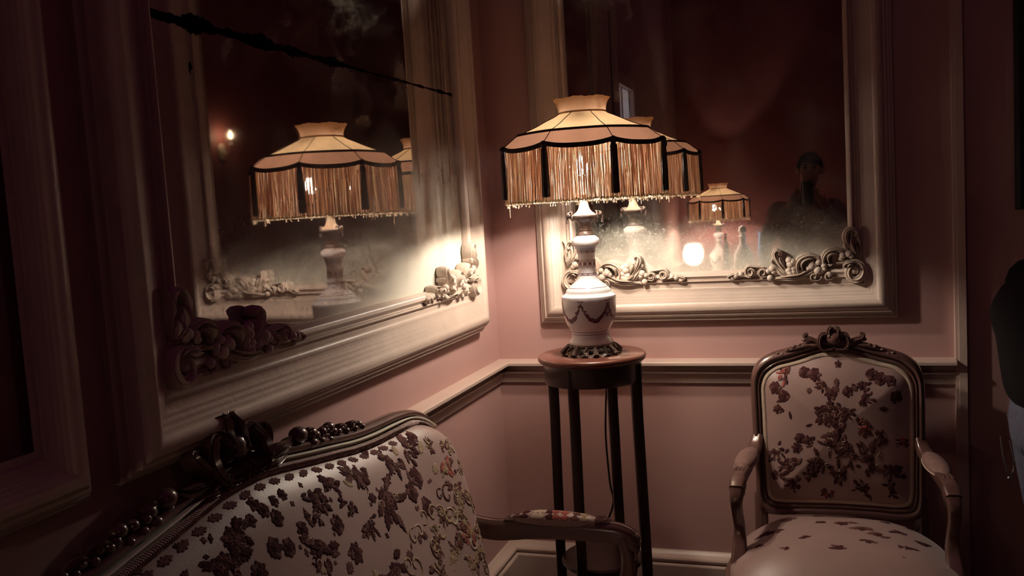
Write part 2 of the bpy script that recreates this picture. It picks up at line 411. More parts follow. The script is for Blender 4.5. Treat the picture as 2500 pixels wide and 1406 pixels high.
    S([(-60, 450), (-150, 440)] + spiral(-270, 500, 78, 16, 60, 1.6, 16), 36, .026, taper=(.4, 1, .55), n=4)
    S([(-250, 585), (-350, 560), (-430, 540), (-500, 570), (-560, 560)], 34, .024)
    S([(-330, 500), (-420, 510), (-520, 530), (-600, 560), (-560, 595), (-500, 590)], 30, .024, taper=(.4, 1, .5))
    mb.sphere(mp(*F(-410, 530), p0 + .016), .010); mb.sphere(mp(*F(-480, 545), p0 + .016), .011); mb.sphere(mp(*F(-545, 575), p0 + .012), .009)
    return mb
def wall_mirror(wall, s0, s1, t0, t1, kb, ks, seam, label, gm, pane_p=.018):
    if wall == 'back': mp = lambda s, t, p: (s, -p, t); loc = ((s0 + s1) / 2, 0, t0)
    else: mp = lambda s, t, p: (p, -s, t); loc = (0, -(s0 + s1) / 2, t0)
    r = thing('wall_mirror', loc, label, 'mirror')
    mb = MB(); mb.grid(frame_rows(PROF, s0, s1, t0, t1, mp, kb, ks), closed_u=True); mb.build('frame', M['frame'], r, auto=50)
    mb = MB(); mb.grid(frame_rows(INNER, s0, s1, t0, t1, mp, kb, ks), closed_u=True); mb.build('inner_frame', M['frame'], r, auto=50)
    d = .184; db = .06 + (d - .06) * kb + .0; ds = .06 + (d - .06) * ks
    a0, a1, c0, c1 = s0 + ds - .01, s1 - ds + .01, t0 + db - .01, t1 - ds + .01
    cuts = [c0, seam - .0012, seam + .0012, c1]
    for i in (0, 2):
        mb = MB(); A, B_ = mp(a0, cuts[i], pane_p), mp(a1, cuts[i + 1], pane_p - .004)
        mb.box([min(x, y) for x, y in zip(A, B_)], [max(x, y) for x, y in zip(A, B_)]); mb.build('mirror_pane', gm, r, smooth=False)
    cs0, cs1, ct = s0 + ds, s1 - ds, t0 + db
    if wall == 'back': right, left = (lambda u, v, p: mp(cs1 + u, ct + v, p)), (lambda u, v, p: mp(cs0 - u, ct + v, p))
    else: right, left = (lambda u, v, p: mp(cs0 - u, ct + v, p)), (lambda u, v, p: mp(cs1 + u, ct + v, p))
    for q in (right, left): ornament(q).build('carved_scrollwork', M['carve'], r, auto=60)
    return r
wall_mirror('back', .187, 1.440, 1.065, 2.80, .955, .74, 2.66, 'cloudy old mirror in a carved cream frame on the wall behind the lamp', M['mirrorB'])
wall_mirror('left', .205, 2.020, 1.066, 2.80, 1.12, .80, 1.907, 'long jointed mirror in a carved cream frame above the settee', M['mirrorL'])
# plain raised panel further along the left wall
mpL = lambda s, t, p: (p, -s, t)
mb = MB(); mb.grid(frame_rows(PROF, 2.092, 2.44, 1.066, 2.80, mpL, .6, .6), closed_u=True); struct(mb, 'trim_4', M['frame'], smooth=True, auto=50)

# ------------------------------------------------------------------ table lamp
LX, LY = .480, -.443; TZ = 1.022
def vase_r(z, P):   # radius of the vase at a height
    for (r0, z0), (r1, z1) in zip(P, P[1:]):
        if z0 <= z <= z1: return r0 + (r1 - r0) * (z - z0) / max(1e-6, z1 - z0)
    return P[-1][0]
VASE = [(.050, .030), (.066, .031), (.070, .036), (.0695, .042), (.064, .049), (.0600, .056), (.0588, .062), (.0590, .070), (.0615, .080), (.0665, .089), (.072, .097), (.0765, .108), (.0800, .121),
        (.0832, .139), (.0850, .158), (.0855, .176), (.0858, .186), (.0845, .190), (.079, .194), (.0725, .199), (.0712, .203), (.0700, .208), (.0640, .215), (.0560, .222), (.0480, .229), (.0405, .236),
        (.0350, .244), (.0310, .254), (.0283, .266), (.0268, .280), (.0263, .294), (.0266, .308), (.0274, .322), (.0290, .334), (.0320, .343), (.0370, .350), (.0425, .354), (.0432, .358), (.0432, .370), (.0415, .374), (.0340, .380), (.0280, .384), (.020, .385)]
VASE = [(r_ * 1.03, z_) for r_, z_ in VASE]
def table_lamp(x, y, z, label, group):
    r = thing('table_lamp', (x, y, z), label, 'lamp', group); c = (x, y, z)
    # pierced bronze foot
    mb = MB(); seg = 96; rows = []
    for i in range(9):
        t = i / 8; rr = .094 - .026 * t ** .8; zz = .003 + .028 * t
        rows.append([(x + rr * (1 + .035 * (1 - t) * math.cos(8 * q * 2 * PI / seg)) * math.cos(q * 2 * PI / seg), y + rr * (1 + .035 * (1 - t) * math.cos(8 * q * 2 * PI / seg)) * math.sin(q * 2 * PI / seg), z + zz + .004 * (1 - t) * math.cos(16 * q * 2 * PI / seg)) for q in range(seg)])
    vs = [p for q in rows for p in q]; fs = []
    for i in range(8):
        for j in range(seg):
            ph = (j % 12) / 12
            hole = (2 <= i <= 5) and (abs(ph - .25) < .13 or abs(ph - .75) < .13)
            if not hole: fs.append((i * seg + j, i * seg + (j + 1) % seg, (i + 1) * seg + (j + 1) % seg, (i + 1) * seg + j))
    mb.add(vs, fs)
    for k in range(8):
        a = k * PI / 4; 
        mb.tube([(x + q * math.cos(a + da), y + q * math.sin(a + da), z + zz) for q, da, zz in ((.068, 0, .031), (.078, .05, .026), (.086, -.04, .017), (.094, .03, .008), (.098, .10, .005))], lambda t: .0045 * (1 - .3 * t), 6)
        a += PI / 8
        mb.tube([(x + q * math.cos(a + da), y + q * math.sin(a + da), z + zz) for q, da, zz in ((.070, 0, .030), (.082, .0, .022), (.092, 0, .011), (.097, .0, .005))], lambda t: .006 + .004 * t, 6)
    mb.lathe([(.04, .026), (.072, .026), (.074, .029), (.072, .033), (.06, .034)], c, 48)
    mb.lathe([(.02, 0), (.090, 0), (.090, .004), (.02, .004)], c, 48)
    mb.build('pierced_foot', M['bronze'], r)
    # porcelain body with printed garlands
    mb = MB(); mb.lathe(VASE, c, 96)
    def onv(th, zz, off=.0006):
        rr = vase_r(zz, VASE) + off; return (x + rr * math.cos(th), y + rr * math.sin(th), z + zz)
    rnd = random.Random(4)
    def dab(th, zz, s, mi=1):
        rr = vase_r(zz, VASE); n = 7; a0 = rnd.random() * 6
        pts = [onv(th, zz, .0009)] + [onv(th + s * (1 + .35 * rnd.random()) * math.cos(a0 + k * 2 * PI / n) / rr, zz + s * (1 + .35 * rnd.random()) * math.sin(a0 + k * 2 * PI / n)) for k in range(n)]
        mb.add(pts, [(0, 1 + k, 1 + (k + 1) % n) for k in range(n)], mi)
    NG = 6; th0 = math.radians(-94.2)
    for g in range(NG):
        a, b_ = th0 + g * 2 * PI / NG, th0 + (g + 1) * 2 * PI / NG
        for k in range(34):
            t = (k + .5) / 34; zz = .172 - .058 * math.sin(PI * t) ** .75
            for q in range(2 + int(2 * math.sin(PI * t))): dab(a + (b_ - a) * t + rnd.uniform(-.02, .02), zz + rnd.uniform(-.003, .003) * (1 + math.sin(PI * t)), rnd.uniform(.0018, .0042))
        for sgn in (-1, 1):
            for k in range(9):
                t = k / 8; dab(a + sgn * .10 * math.sin(PI * t), .170 + .010 * math.sin(PI * t * .5 + .6) - .002 * t, .0012)
        if g % 2:
            for k in range(60): dab(a + rnd.gauss(0, .05), .150 + rnd.uniform(-.022, .022), rnd.uniform(.001, .002))
    def ring(zz, w=.0007, mi=1):
        n = 60; mb.grid([[onv(2 * PI * k / n, zz - w) for k in range(n)], [onv(2 * PI * k / n, zz + w) for k in range(n)]], mi, closed_u=True)
    for zz in (.258, .263, .330, .335, .068, .076, .218): ring(zz)
    for g in range(10):
        a = g * 2 * PI / 10
        for zz in (.2605, .3325):
            for k in range(5): dab(a + rnd.uniform(-.08, .08), zz + rnd.uniform(-.003, .003), .0012)
        # fretwork lozenges round the neck
        for sx_ in (-1, 1):
            for (dz0, dz1, da0, da1) in ((-.014, 0, 0, .26), (0, .014, .26, 0), (-.009, 0, .10, .18), (0, .009, .18, .10), (-.014, .014, .32, .32)):
                n = 5; path = [onv(a + sx_ * (da0 + (da1 - da0) * k / n), .294 + dz0 + (dz1 - dz0) * k / n, .0004) for k in range(n + 1)]
                mb.tube(path, .0007, 4, 1)
    for k in range(10): dab(k * 2 * PI / 10 + .31, .294, .0028, 1)
    n = 60; mb.grid([[onv(2 * PI * k / n, .336 + .003 * q, .0003) for k in range(n)] for q in range(4)], 2, closed_u=True)
    mb.build('porcelain_body', [M['porc'], M['mauve'], M['bluegrey']], r, auto=35)
    # bronze cup with two beast-head handles
    mb = MB(); mb.lathe([(.020, .384), (.0285, .3845), (.0285, .388), (.0245, .394), (.0220, .399), (.0235, .402), (.0215, .405), (.0205, .416), (.0225, .424), (.0290, .431), (.0350, .436), (.0385, .441), (.0400, .446), (.0395, .449), (.0360, .451), (.012, .452)], c, 40, rmod=lambda a: 1 + .025 * math.cos(6 * a))
    cup = mb.build('bronze_cup', M['bronze'], r)
    for sgn in (0, PI):
        mb = MB(); a = sgn - yaw * .0 + .30; ux, uy = math.cos(a), math.sin(a)
        Q = lambda d, zz: (x + ux * d, y + uy * d, z + zz)
        mb.tube([Q(.034, .436), Q(.042, .446), Q(.049, .452), Q(.054, .448), Q(.057, .436), Q(.056, .424)], lambda t: .0085 * (1 - .62 * t), 8)
        mb.sphere(Q(.048, .451), .0105)
        for s2 in (-1, 1): mb.tube([(x + ux * .046 - uy * s2 * .007, y + uy * .046 + ux * s2 * .007, z + .458), (x + ux * .040 - uy * s2 * .014, y + uy * .040 + ux * s2 * .014, z + .461), (x + ux * .041 - uy * s2 * .016, y + uy * .041 + ux * s2 * .016, z + .452)], lambda t: .004 * (1 - .6 * t), 6)
        mb.build('beast_handle', M['bronze'], cup)
    mb = MB(); mb.lathe([(.012, .451), (.0355, .4515), (.0330, .455), (.0260, .459), (.0205, .466), (.0170, .474), (.0150, .484), (.0145, .494), (.0160, .496), (.0160, .500), (.0115, .502), (.0110, .512), (.0165, .514), (.0175, .518), (.0150, .522), (.010, .526), (.009, .56)], c, 36)
    mb.build('brass_stem', M['brass'], r)
    # two bulbs on a short cluster arm
    for sgn in (-1, 1):
        bx, by = x + sgn * .088 * math.cos(1.81), y + sgn * .088 * math.sin(1.81); cb = (bx, by, z)
        mb = MB(); mb.tube(catmull([(x, y, z + .55), (x + (bx - x) * .1, y + (by - y) * .1, z + .64), (x + (bx - x) * .5, y + (by - y) * .5, z + .672), (bx, by, z + .664), (bx, by, z + .65)], 5), .0045, 8); mb.lathe([(.006, .660), (.013, .656), (.013, .637), (.010, .633)], cb, 20); mb.build('bulb_socket', M['brass'], r)
        mb = MB(); mb.lathe([(.002, .577), (.012, .581), (.018, .591), (.0198, .604), (.0165, .618), (.011, .628), (.004, .633)], cb, 20); mb.build('bulb', M['bulb'], r)
    # harp up to the collar
    mb = MB(); mb.tube([(x + .012, y, z + .57), (x + .05, y, z + .62), (x + .05, y, z + .72), (x + .012, y, z + .80)], .002, 6); mb.tube([(x - .012, y, z + .57), (x - .05, y, z + .62), (x - .05, y, z + .72), (x - .012, y, z + .80)], .002, 6)
    for k in range(4): mb.tube([(x, y, z + .80), (x + .073 * math.cos(k * PI / 2 + .4), y + .073 * math.sin(k * PI / 2 + .4), z + .797)], .0018, 6)
    mb.build('harp', M['brass'], r)
    # shade
    NP = 8; off = math.radians(-102.7)
    def pol(a, k):       # slightly flat-sided between ribs
        u = ((a - off) / (2 * PI / NP)) % 1.0
        return 1 - k * (4 * u * (1 - u)) * .55
    zc = lambda v: z + v
    def ringrow(rr, zz, k, seg=140, zmod=None): return [(x + rr * pol(2 * PI * q / seg, k) * math.cos(2 * PI * q / seg), y + rr * pol(2 * PI * q / seg, k) * math.sin(2 * PI * q / seg), z + zz + (zmod(2 * PI * q / seg) if zmod else 0)) for q in range(seg)]
    U = lambda a: ((a - off) / (2 * PI / NP)) % 1.0
    scal = lambda a: .013 * (abs(2 * U(a) - 1) ** 2.6) - .005
    def warp(mb):     # the shade sits a little aside on its stem
        ox, oy = .011 * math.cos(yaw), .011 * math.sin(yaw)
        mb.v = [(p[0] + ox, p[1] + oy, p[2] - (.009 + .016 * (p[2] - z - .513) / .33)) for p in mb.v]; return mb
    mb = MB(); mb.grid([ringrow(.0755, .795, .0), ringrow(.090, .786, .01), ringrow(.120, .772, .03), ringrow(.155, .754, .045), ringrow(.190, .739, .055), ringrow(.2150, .729, .055)], closed_u=True)
    shade = warp(mb).build('lamp_shade', M['cone'], r)
    rf = lambda a: .0012 * math.sin(7 * a) + .0006 * math.sin(23 * a + 1)
    mb = MB(); rows = []
    for rr, zz, w in ((.0760, .794, 0), (.0748, .803, .3), (.0765, .815, .5), (.0800, .826, .8), (.0850, .836, 1.2), (.0905, .843, 1.7)):
        rows.append([(px, py, pz) for px, py, pz in ringrow(rr, zz, .0, zmod=lambda a, w=w: .8 * w * rf(a))])
    mb.grid(rows, closed_u=True); warp(mb).build('gathered_collar', M['ruff'], shade)
    mb = MB(); mb.grid([ringrow(.2160, .729, .055), ringrow(.2300, .719, .05), ringrow(.2450, .706, .045), ringrow(.2560, .694, .04, zmod=lambda a: .5 * scal(a)), ringrow(.2620, .682, .035, zmod=scal)], closed_u=True); warp(mb).build('shade_skirt', M['skirt'], shade)
    def braid(rr, zz, k, w, zmod=None, name='braid_trim'):
        mb = MB(); seg = 140; rows = []
        for j in range(6):
            a = 2 * PI * j / 6; rows.append(ringrow(rr + w * .45 * math.cos(a), zz + w * math.sin(a), k, seg, zmod))
        mb.grid(rows, closed_u=True, closed_v=True); return warp(mb).build(name, M['braid'], shade)
    braid(.2165, .729, .055, .0058); braid(.2635, .680, .035, .0085, scal)
    mb = MB(); seg = 80; rows = [ringrow(.0765 + .0015 * math.cos(2 * PI * j / 6), .797 + .0035 * math.sin(2 * PI * j / 6), 0, seg) for j in range(6)]; mb.grid(rows, closed_u=True, closed_v=True); warp(mb).build('collar_band', M['ruff'], shade)
    for k in range(NP):
        a = off + k * 2 * PI / NP; mb = MB()
        mb.tube([(x + q * math.cos(a), y + q * math.sin(a), z + zz + .0008) for q, zz in ((.0768, .796), (.090, .787), (.120, .773), (.155, .755), (.190, .740), (.2160, .7295))], .0012, 5)
        mb.tube([(x + q * math.cos(a), y + q * math.sin(a), z + zz) for q, zz in ((.2165, .7295), (.2305, .7195), (.2457, .7065), (.2570, .699), (.2630, .694))], .0013, 5)
        warp(mb).build('shade_rib', M['braid'], shade)
    # fringe: hundreds of threads, nobody could count them
    rnd = random.Random(11); mb = MB()
    for k in range(1550):
        a = 2 * PI * k / 1550 + rnd.uniform(-.002, .002); lay = k % 3
        rr = .2625 * pol(a, .035) - .0015 - .0022 * lay + rnd.uniform(-.001, .001)
        zt = .680 + scal(a); zb = .513 + rnd.uniform(-.004, .003) + (.0 if rnd.random() > .02 else -.012)
        ph = rnd.random() * 6; amp = rnd.uniform(.0002, .0007); tw = rnd.uniform(-.0012, .0012); pth = []
        for i in range(6):
            t = i / 5; aa = a + (tw * t + amp * math.sin(ph + 7 * t)) / rr; r2 = rr + .004 * t + amp * math.cos(ph + 5 * t)
            pth.append((x + r2 * math.cos(aa), y + r2 * math.sin(aa), z + zt + (zb - zt) * t))
        mb.tube(pth, rnd.uniform(.0009, .0014), 4, rnd.choice((0, 0, 1, 1, 2)), cap=False)
        e = pth[-1]; mb.tube([e, (e[0] + rnd.uniform(-.0015, .0015), e[1] + rnd.uniform(-.0015, .0015), e[2] - .0035), (e[0] + rnd.uniform(-.002, .002), e[1] + rnd.uniform(-.002, .002), e[2] - .0065)], lambda t: .0012 + .0012 * math.sin(PI * t), 4, 2, cap=False)  # pale tips paint in the bright lit line along the fringe's lower edge
    for a, ln in ((-PI / 2 - yaw - 1.22, .052), (-PI / 2 - yaw - .35, .020), (-PI / 2 - yaw + 1.9, .03), (-PI / 2 + 2.6, .03)):
        rr = .266 * pol(a, .035); mb.tube([(x + rr * math.cos(a), y + rr * math.sin(a), z + .53), (x + rr * math.cos(a) + .001, y + rr * math.sin(a), z + .512 - ln)], .0011, 5)
    warp(mb).build('thread_fringe', [M['fringe'], M['fringe2'], M['fringe3']], shade, auto=0, kind='stuff')
    for k in range(NP):
        a = off + k * 2 * PI / NP; rr = .2665; mb = MB(); cx, cy = x + rr * math.cos(a), y + rr * math.sin(a)
        mb.lathe([(.002, .696), (.008, .692), (.0105, .684), (.0085, .676), (.0065, .673), (.0085, .668), (.0095, .650), (.0105, .60), (.0115, .55), (.0120, .522), (.006, .520)], (cx, cy, z), 14, rmod=lambda q: 1 + .08 * math.cos(7 * q))
        warp(mb).build('tassel', M['tassel'], shade)
    return r
lamp1 = table_lamp(LX, LY, TZ, 'lit fringed lamp with white porcelain vase body on the tall round stand', None)
# lamp flex drops behind the stand
mb = MB(); mb.tube(catmull([(LX - .01, LY + .085, TZ + .006), (LX - .005, LY + .15, TZ + .004), (LX, LY + .184, TZ - .006), (LX + .004, LY + .193, TZ - .10), (LX - .008, LY + .20, TZ - .22), (LX - .014, LY + .20, TZ - .34), (LX - .010, LY + .21, TZ - .50), (LX - .004, LY + .22, TZ - .58), (LX - .05, LY + .24, TZ - .70), (LX - .075, LY + .25, TZ - .84), (LX - .08, LY + .28, .012), (LX - .12, LY + .36, .006)], 6), .0035, 8); mb.build('power_cord', M['cord'], lamp1)

# ------------------------------------------------------------------ pedestal stand
def stand():
    r = thing('lamp_stand', (LX, LY, 0), 'tall dark round wooden stand under the lit lamp in the corner', 'table'); c = (LX, LY, 0)
    mb = MB(); mb.lathe([(.02, TZ - .024), (.160, TZ - .024), (.170, TZ - .022), (.1755, TZ - .016), (.177, TZ - .010), (.175, TZ - .004), (.170, TZ), (.02, TZ)], c, 72); mb.build('table_top', M['mahog'], r)
    mb = MB(); mb.lathe([(.148, TZ - .024), (.160, TZ - .024), (.160, TZ - .082), (.157, TZ - .088), (.148, TZ - .088), (.148, TZ - .024)], c, 64, cap=False); mb.build('apron', M['walnut'], r)
    rt = Vector((math.cos(yaw), math.sin(yaw), 0)); dp = Vector((-math.sin(yaw), math.cos(yaw), 0))
    for l, d in ((-.077, -.128), (.134, -.077), (-.132, .077), (.077, .134)):
        p = Vector(c) + rt * l * .97 + dp * d * .97; q = Vector(c) + rt * l * 1.02 + dp * d * 1.02
        mb = MB(); ang = math.atan2(d, l)
        mb.sweep([(p.x, p.y, TZ - .03), (p.x, p.y, TZ - .20), (q.x, q.y, .35), (q.x, q.y, 0)], lambda i, t: rrect(.0175 - .0015 * t, .0155 - .0015 * t, .25, 2), up=(dp.x, dp.y, 0.02)); mb.build('leg', M['walnut'], r)
    mb = MB(); mb.lathe([(.02, .318), (.128, .318), (.135, .325), (.135, .335), (.128, .341), (.02, .341)], c, 56); mb.build('lower_shelf', M['walnut'], r)
    return r
stand()

# ------------------------------------------------------------------ cut-velvet motifs laid on upholstery
class Motifs:
    """raised pile shapes; surf(u,v)->3-D point, all collected in one mesh with several piles"""
    def __init__(s, mb, surf, inside, seed): s.mb, s.surf, s.inside, s.r = mb, surf, inside, random.Random(seed)
    def poly(s, c, pts, mi, lift=.0016):
        if not s.inside(*c): return
        n = len(pts); rows = []
        lift *= .6
        for k, (f, l) in enumerate(((.35, 1.0), (.75, 1.0), (.97, .8), (1.0, -.3))):
            rows.append([s.surf(c[0] + (p[0] - c[0]) * f, c[1] + (p[1] - c[1]) * f, lift * l) for p in pts])
        s.mb.grid(rows, mi, closed_u=True)
        s.mb.add([s.surf(c[0], c[1], lift)] + rows[0], [(0, 1 + k, 1 + (k + 1) % n) for k in range(n)], mi)
    def blob(s, c, r, lob, mi, amp=.22, ang=0, asp=1.0, lift=.0016):
        n = 30; p0 = s.r.random() * 6; q = [s.r.uniform(-.1, .1) for _ in range(n)]; pts = []
        for k in range(n):
            a = 2 * PI * k / n; rr = r * (1 + amp * math.cos(lob * a + p0) + q[k] * .8)
            px, py = rr * math.cos(a), rr * asp * math.sin(a)
            pts.append((c[0] + px * math.cos(ang) - py * math.sin(ang), c[1] + px * math.sin(ang) + py * math.cos(ang)))
        s.poly(c, pts, mi, lift)
    def leaf(s, c, L, W, ang, mi, teeth=4, lift=.0014):
        pts = []; n = 16
        for side in (1, -1):
            for k in range(n):
                t = k / n if side == 1 else 1 - k / n
                w = W * math.sin(PI * min(1, t * 1.02)) ** .7 * (1 + .28 * math.cos(teeth * 2 * PI * t)); px, py = L * (t - .5), side * w
                pts.append((c[0] + px * math.cos(ang) - py * math.sin(ang), c[1] + px * math.sin(ang) + py * math.cos(ang)))
        s.poly(c, pts, mi, lift)
    def flower(s, c, r, mis):
        k = s.r.choice((5, 6, 7)); a0 = s.r.random() * 6
        for j in range(k):
            a = a0 + j * 2 * PI / k; s.blob((c[0] + r * .55 * math.cos(a), c[1] + r * .55 * math.sin(a)), r * .42, 3, mis[j % len(mis)], lift=.0014 + .0002 * j)
        s.blob(c, r * .42, 5, mis[-1], lift=.003); s.blob(c, r * .14, 4, mis[0], lift=.0042)
    def spray(s, c, r, mis, ang):
        """bouquet: drooping toothed leaves around small flower heads"""
        for j in range(13):
            a = ang + s.r.uniform(-2.2, 2.2); d = r * s.r.uniform(.30, 1.0)
            s.leaf((c[0] + d * math.cos(a), c[1] + d * math.sin(a)), r * s.r.uniform(.45, .85), r * s.r.uniform(.09, .17), a + s.r.uniform(-.5, .5), mis[j % len(mis)], s.r.choice((3, 4, 5)), lift=.0012 + .0002 * j)
        for j in range(3):
            a = ang + s.r.uniform(-2, 2); d = r * s.r.uniform(0, .5); s.flower((c[0] + d * math.cos(a), c[1] + d * math.sin(a)), r * s.r.uniform(.24, .38), mis)
        for j in range(3):
            a = ang + s.r.uniform(-2, 2); d = r * s.r.uniform(.3, .8); s.scroll((c[0] + d * math.cos(a), c[1] + d * math.sin(a)), r * .2, s.r.choice((4, 5, 2)), s.r.choice((-1, 1)), a)
    def scroll(s, c, r, mi, hand=1, a0=0):
        pts = [(c[0] + r * (1 - .8 * t) * math.cos(a0 + hand * 5.5 * t), c[1] + r * (1 - .8 * t) * math.sin(a0 + hand * 5.5 * t)) for t in np.linspace(0, 1, 22)]
        rows = []
        for k, p in enumerate(pts):
            q0, q1 = pts[max(k - 1, 0)], pts[min(k + 1, 21)]; L = math.hypot(q1[0] - q0[0], q1[1] - q0[1]) or 1; nx, ny = -(q1[1] - q0[1]) / L, (q1[0] - q0[0]) / L; w = r * (.07 + .08 * math.sin(PI * k / 21))
            rows.append([s.surf(p[0] + nx * w * f, p[1] + ny * w * f, l) for f, l in ((-1, -.0005), (-.7, .0015), (0, .002), (.7, .0015), (1, -.0005))])
        if s.inside(*c): s.mb.grid(rows, mi)
def outline_dist(poly):
    """distance to an outline and inside test, tabulated once on a fine grid"""
    A = np.array(poly, float); B = np.roll(A, -1, 0); st = .004
    lo = A.min(0) - .02; n = np.ceil((A.max(0) + .02 - lo) / st).astype(int) + 2
    X, Y = np.meshgrid(lo[0] + np.arange(n[0]) * st, lo[1] + np.arange(n[1]) * st, indexing='ij')
    D = np.full(X.shape, 9.0); I = np.zeros(X.shape, bool)
    for (x0, y0), (x1, y1) in zip(A, B):
        dx, dy = x1 - x0, y1 - y0; t = np.clip(((X - x0) * dx + (Y - y0) * dy) / max(dx * dx + dy * dy, 1e-12), 0, 1)
        D = np.minimum(D, np.hypot(X - x0 - dx * t, Y - y0 - dy * t))
        if abs(dy) > 1e-12: I ^= ((y0 > Y) != (y1 > Y)) & (X < dx * (Y - y0) / dy + x0)
    SD = np.where(I, D, -D).tolist(); l0, l1 = float(lo[0]), float(lo[1]); n0, n1 = int(n[0]) - 2, int(n[1]) - 2
    def sd(p):
        u, v = (p[0] - l0) / st, (p[1] - l1) / st
        if u < 0 or v < 0 or u >= n0 or v >= n1: return -1.0
        i, j = int(u), int(v); a, b = u - i, v - j
        return (SD[i][j] * (1 - a) + SD[i + 1][j] * a) * (1 - b) + (SD[i][j + 1] * (1 - a) + SD[i + 1][j + 1] * a) * b
    return (lambda p: max(0.0, sd(p))), (lambda p: sd(p) > 0)
PILE = [M['ground'], M['velvet'], M['velvet2'], M['rust'], M['olive'], M['creamthread']]

# ------------------------------------------------------------------ settee along the left wall
YC = -1.77
def settee():
    r = thing('settee', (.36, YC, 0), 'carved wood settee in floral cut velvet below the long left mirror', 'settee')
    K = .40; ZT = .95; X0 = .085; nl = math.hypot(1, K); NX, NZ = 1 / nl, K / nl
    def S(a, z, h=0): return (X0 + K * (ZT - z) + h * NX, YC + a, z + h * NZ)
    outer_h = [(0, 1.042), (.09, 1.036), (.168, 1.025), (.257, 1.013), (.354, 1.000), (.441, .988), (.545, .982), (.658, .977), (.736, .966), (.785, .950), (.828, .922), (.853, .890), (.868, .850), (.872, .80), (.858, .725), (.834, .639), (.810, .567), (.783, .504), (.768, .42)]
    inner_h = [(0, 1.003), (.073, .998), (.141, .989), (.228, .976), (.324, .963), (.411, .951), (.510, .943), (.623, .940), (.710, .936), (.762, .924), (.805, .903), (.838, .875), (.856, .842), (.861, .80), (.848, .725), (.824, .639), (.800, .567), (.773, .504), (.758, .42)]
    oh = catmull(outer_h, 5); ih = catmull(inner_h, 5)
    o = [(-p[0], p[1]) for p in oh[::-1]] + [tuple(p) for p in oh[1:]]; i_ = [(-p[0], p[1]) for p in ih[::-1]] + [tuple(p) for p in ih[1:]]
    sec = [(0, -.034), (-.02, -.004), (.05, .010), (.2, .021), (.42, .027), (.60, .024), (.70, .012), (.74, .006), (1.0, .004), (1.0, -.034)]
    low = lambda z: min(1, max(0, (z - .86) / .06))
    mb = MB(); mb.grid([[S(p[0] + (q[0] - p[0]) * t, p[1] + (q[1] - p[1]) * t, h if h < 0 else h * low(p[1]) - .012 * (1 - low(p[1]))) for t, h in sec] for p, q in zip(o, i_)], closed_u=True)
    fr = mb.build('back_frame', M['chairwood'], r)
    mb = MB(); gs = [(.70, .006), (.73, .020), (.79, .028), (.86, .028), (.91, .022), (.94, .014), (.97, .015), (1.02, .008), (1.02, 0), (.70, 0)]
    mb.grid([[S(p[0] + (q[0] - p[0]) * t, p[1] + (q[1] - p[1]) * t, h) for t, h in gs] for p, q in zip(o, i_) if q[1] > .885], closed_u=True); mb.build('gilt_bead', M['gilt'], fr)
    # crest: shell cartouche, side leaves, berries
    mb = MB(); mpc = lambda u, v, p: S(u, v, p)
    st = lambda pts, w, h, p0=.012, **k: stroke(mb, pts, w, h, mpc, p0, raw=True, **k)
    for sg in (-1, 1):
        st([(sg * .010, 1.000), (sg * .050, 1.000), (sg * .078, 1.020), (sg * .080, 1.055), (sg * .055, 1.082), (sg * .028, 1.070), (sg * .030, 1.045), (sg * .046, 1.040)], .017, .036, taper=(.5, 1, .5))
        st([(sg * .015, 1.045), (sg * .020, 1.085), (sg * .010, 1.115), (sg * .035, 1.120)], .014, .040, taper=(.8, 1, .3))
        st([(sg * .065, 1.015), (sg * .10, 1.040), (sg * .115, 1.070), (sg * .095, 1.078)], .014, .028)
        st([(sg * .085, 1.005), (sg * .125, 1.015), (sg * .165, 1.018), (sg * .185, 1.030)], .016, .026, flutes=5)
        st([(sg * .07, .995), (sg * .11, .996), (sg * .15, 1.000)], .010, .024)
        for k in range(5): st([(sg * (.008 + .011 * k), 1.030 - .003 * k), (sg * (.010 + .013 * k), 1.010), (sg * (.009 + .015 * k), .990)], .006, .036)
        rn = random.Random(5)
        for a, zz, rr in ((.215, 1.036, .021), (.262, 1.028, .015), (.275, 1.020, .012), (.255, 1.008, .012), (.305, 1.020, .012), (.288, 1.004, .010), (.335, 1.022, .015), (.348, 1.010, .010), (.322, .998, .009), (.365, 1.005, .010), (.385, 1.010, .010), (.400, .998, .009), (.425, 1.003, .010), (.440, .994, .008), (.462, .999, .009), (.475, .990, .007)):
            mb.sphere(S(sg * a, zz - .010, .022), rr, sc_=(1, 1.15, .9), n=7)
        for a, zz in ((.235, 1.020), (.30, 1.008), (.36, .998), (.41, .992)): st([(sg * a, zz), (sg * (a + .02), zz + .006), (sg * (a + .045), zz - .002)], .008, .020, p0=.016)
    mb.sphere(S(0, 1.100, .024), .024, sc_=(1, 1.1, 1)); mb.sphere(S(0, 1.055, .028), .026, sc_=(.9, 1.2, 1.1))
    mb.build('carved_crest', M['chairwood'], fr, auto=60)
    # upholstered back
    poly = i_ + [(p[0], p[1]) for p in [(.5, .40), (0, .395), (-.5, .40)]]
    dist, ins = outline_dist(poly)
    def H(a, z):
        if not ins((a, z)): return 0.0
        d = dist((a, z)); k = min(1, max(0, (abs(a) - .60) / .2)); return (.050 + .018 * k) * (1 - math.exp(-d / (.045 - .020 * k)))
    bs = lambda a, z, l: S(a, z, H(a, z) + l)
    mb = MB(); rows = []; n = len(poly)
    for f in (1.0, .985, .96, .93, .89, .84, .77, .68, .55, .40, .22, .05, 0.0):
        rows.append([bs(*(np.array([np.clip(p[0], -.55, .55) * .98, .70]) * (1 - f) + np.array(p) * f), 0) for p in poly])
    mb.grid(rows, closed_u=True)
    MO = Motifs(mb, bs, lambda a, z: ins((a, z)) and dist((a, z)) > .012, 3)
    rd = random.Random(8)
    dark = [1, 1, 2]; red = [3, 2, 4]; gold = [2, 4, 4]
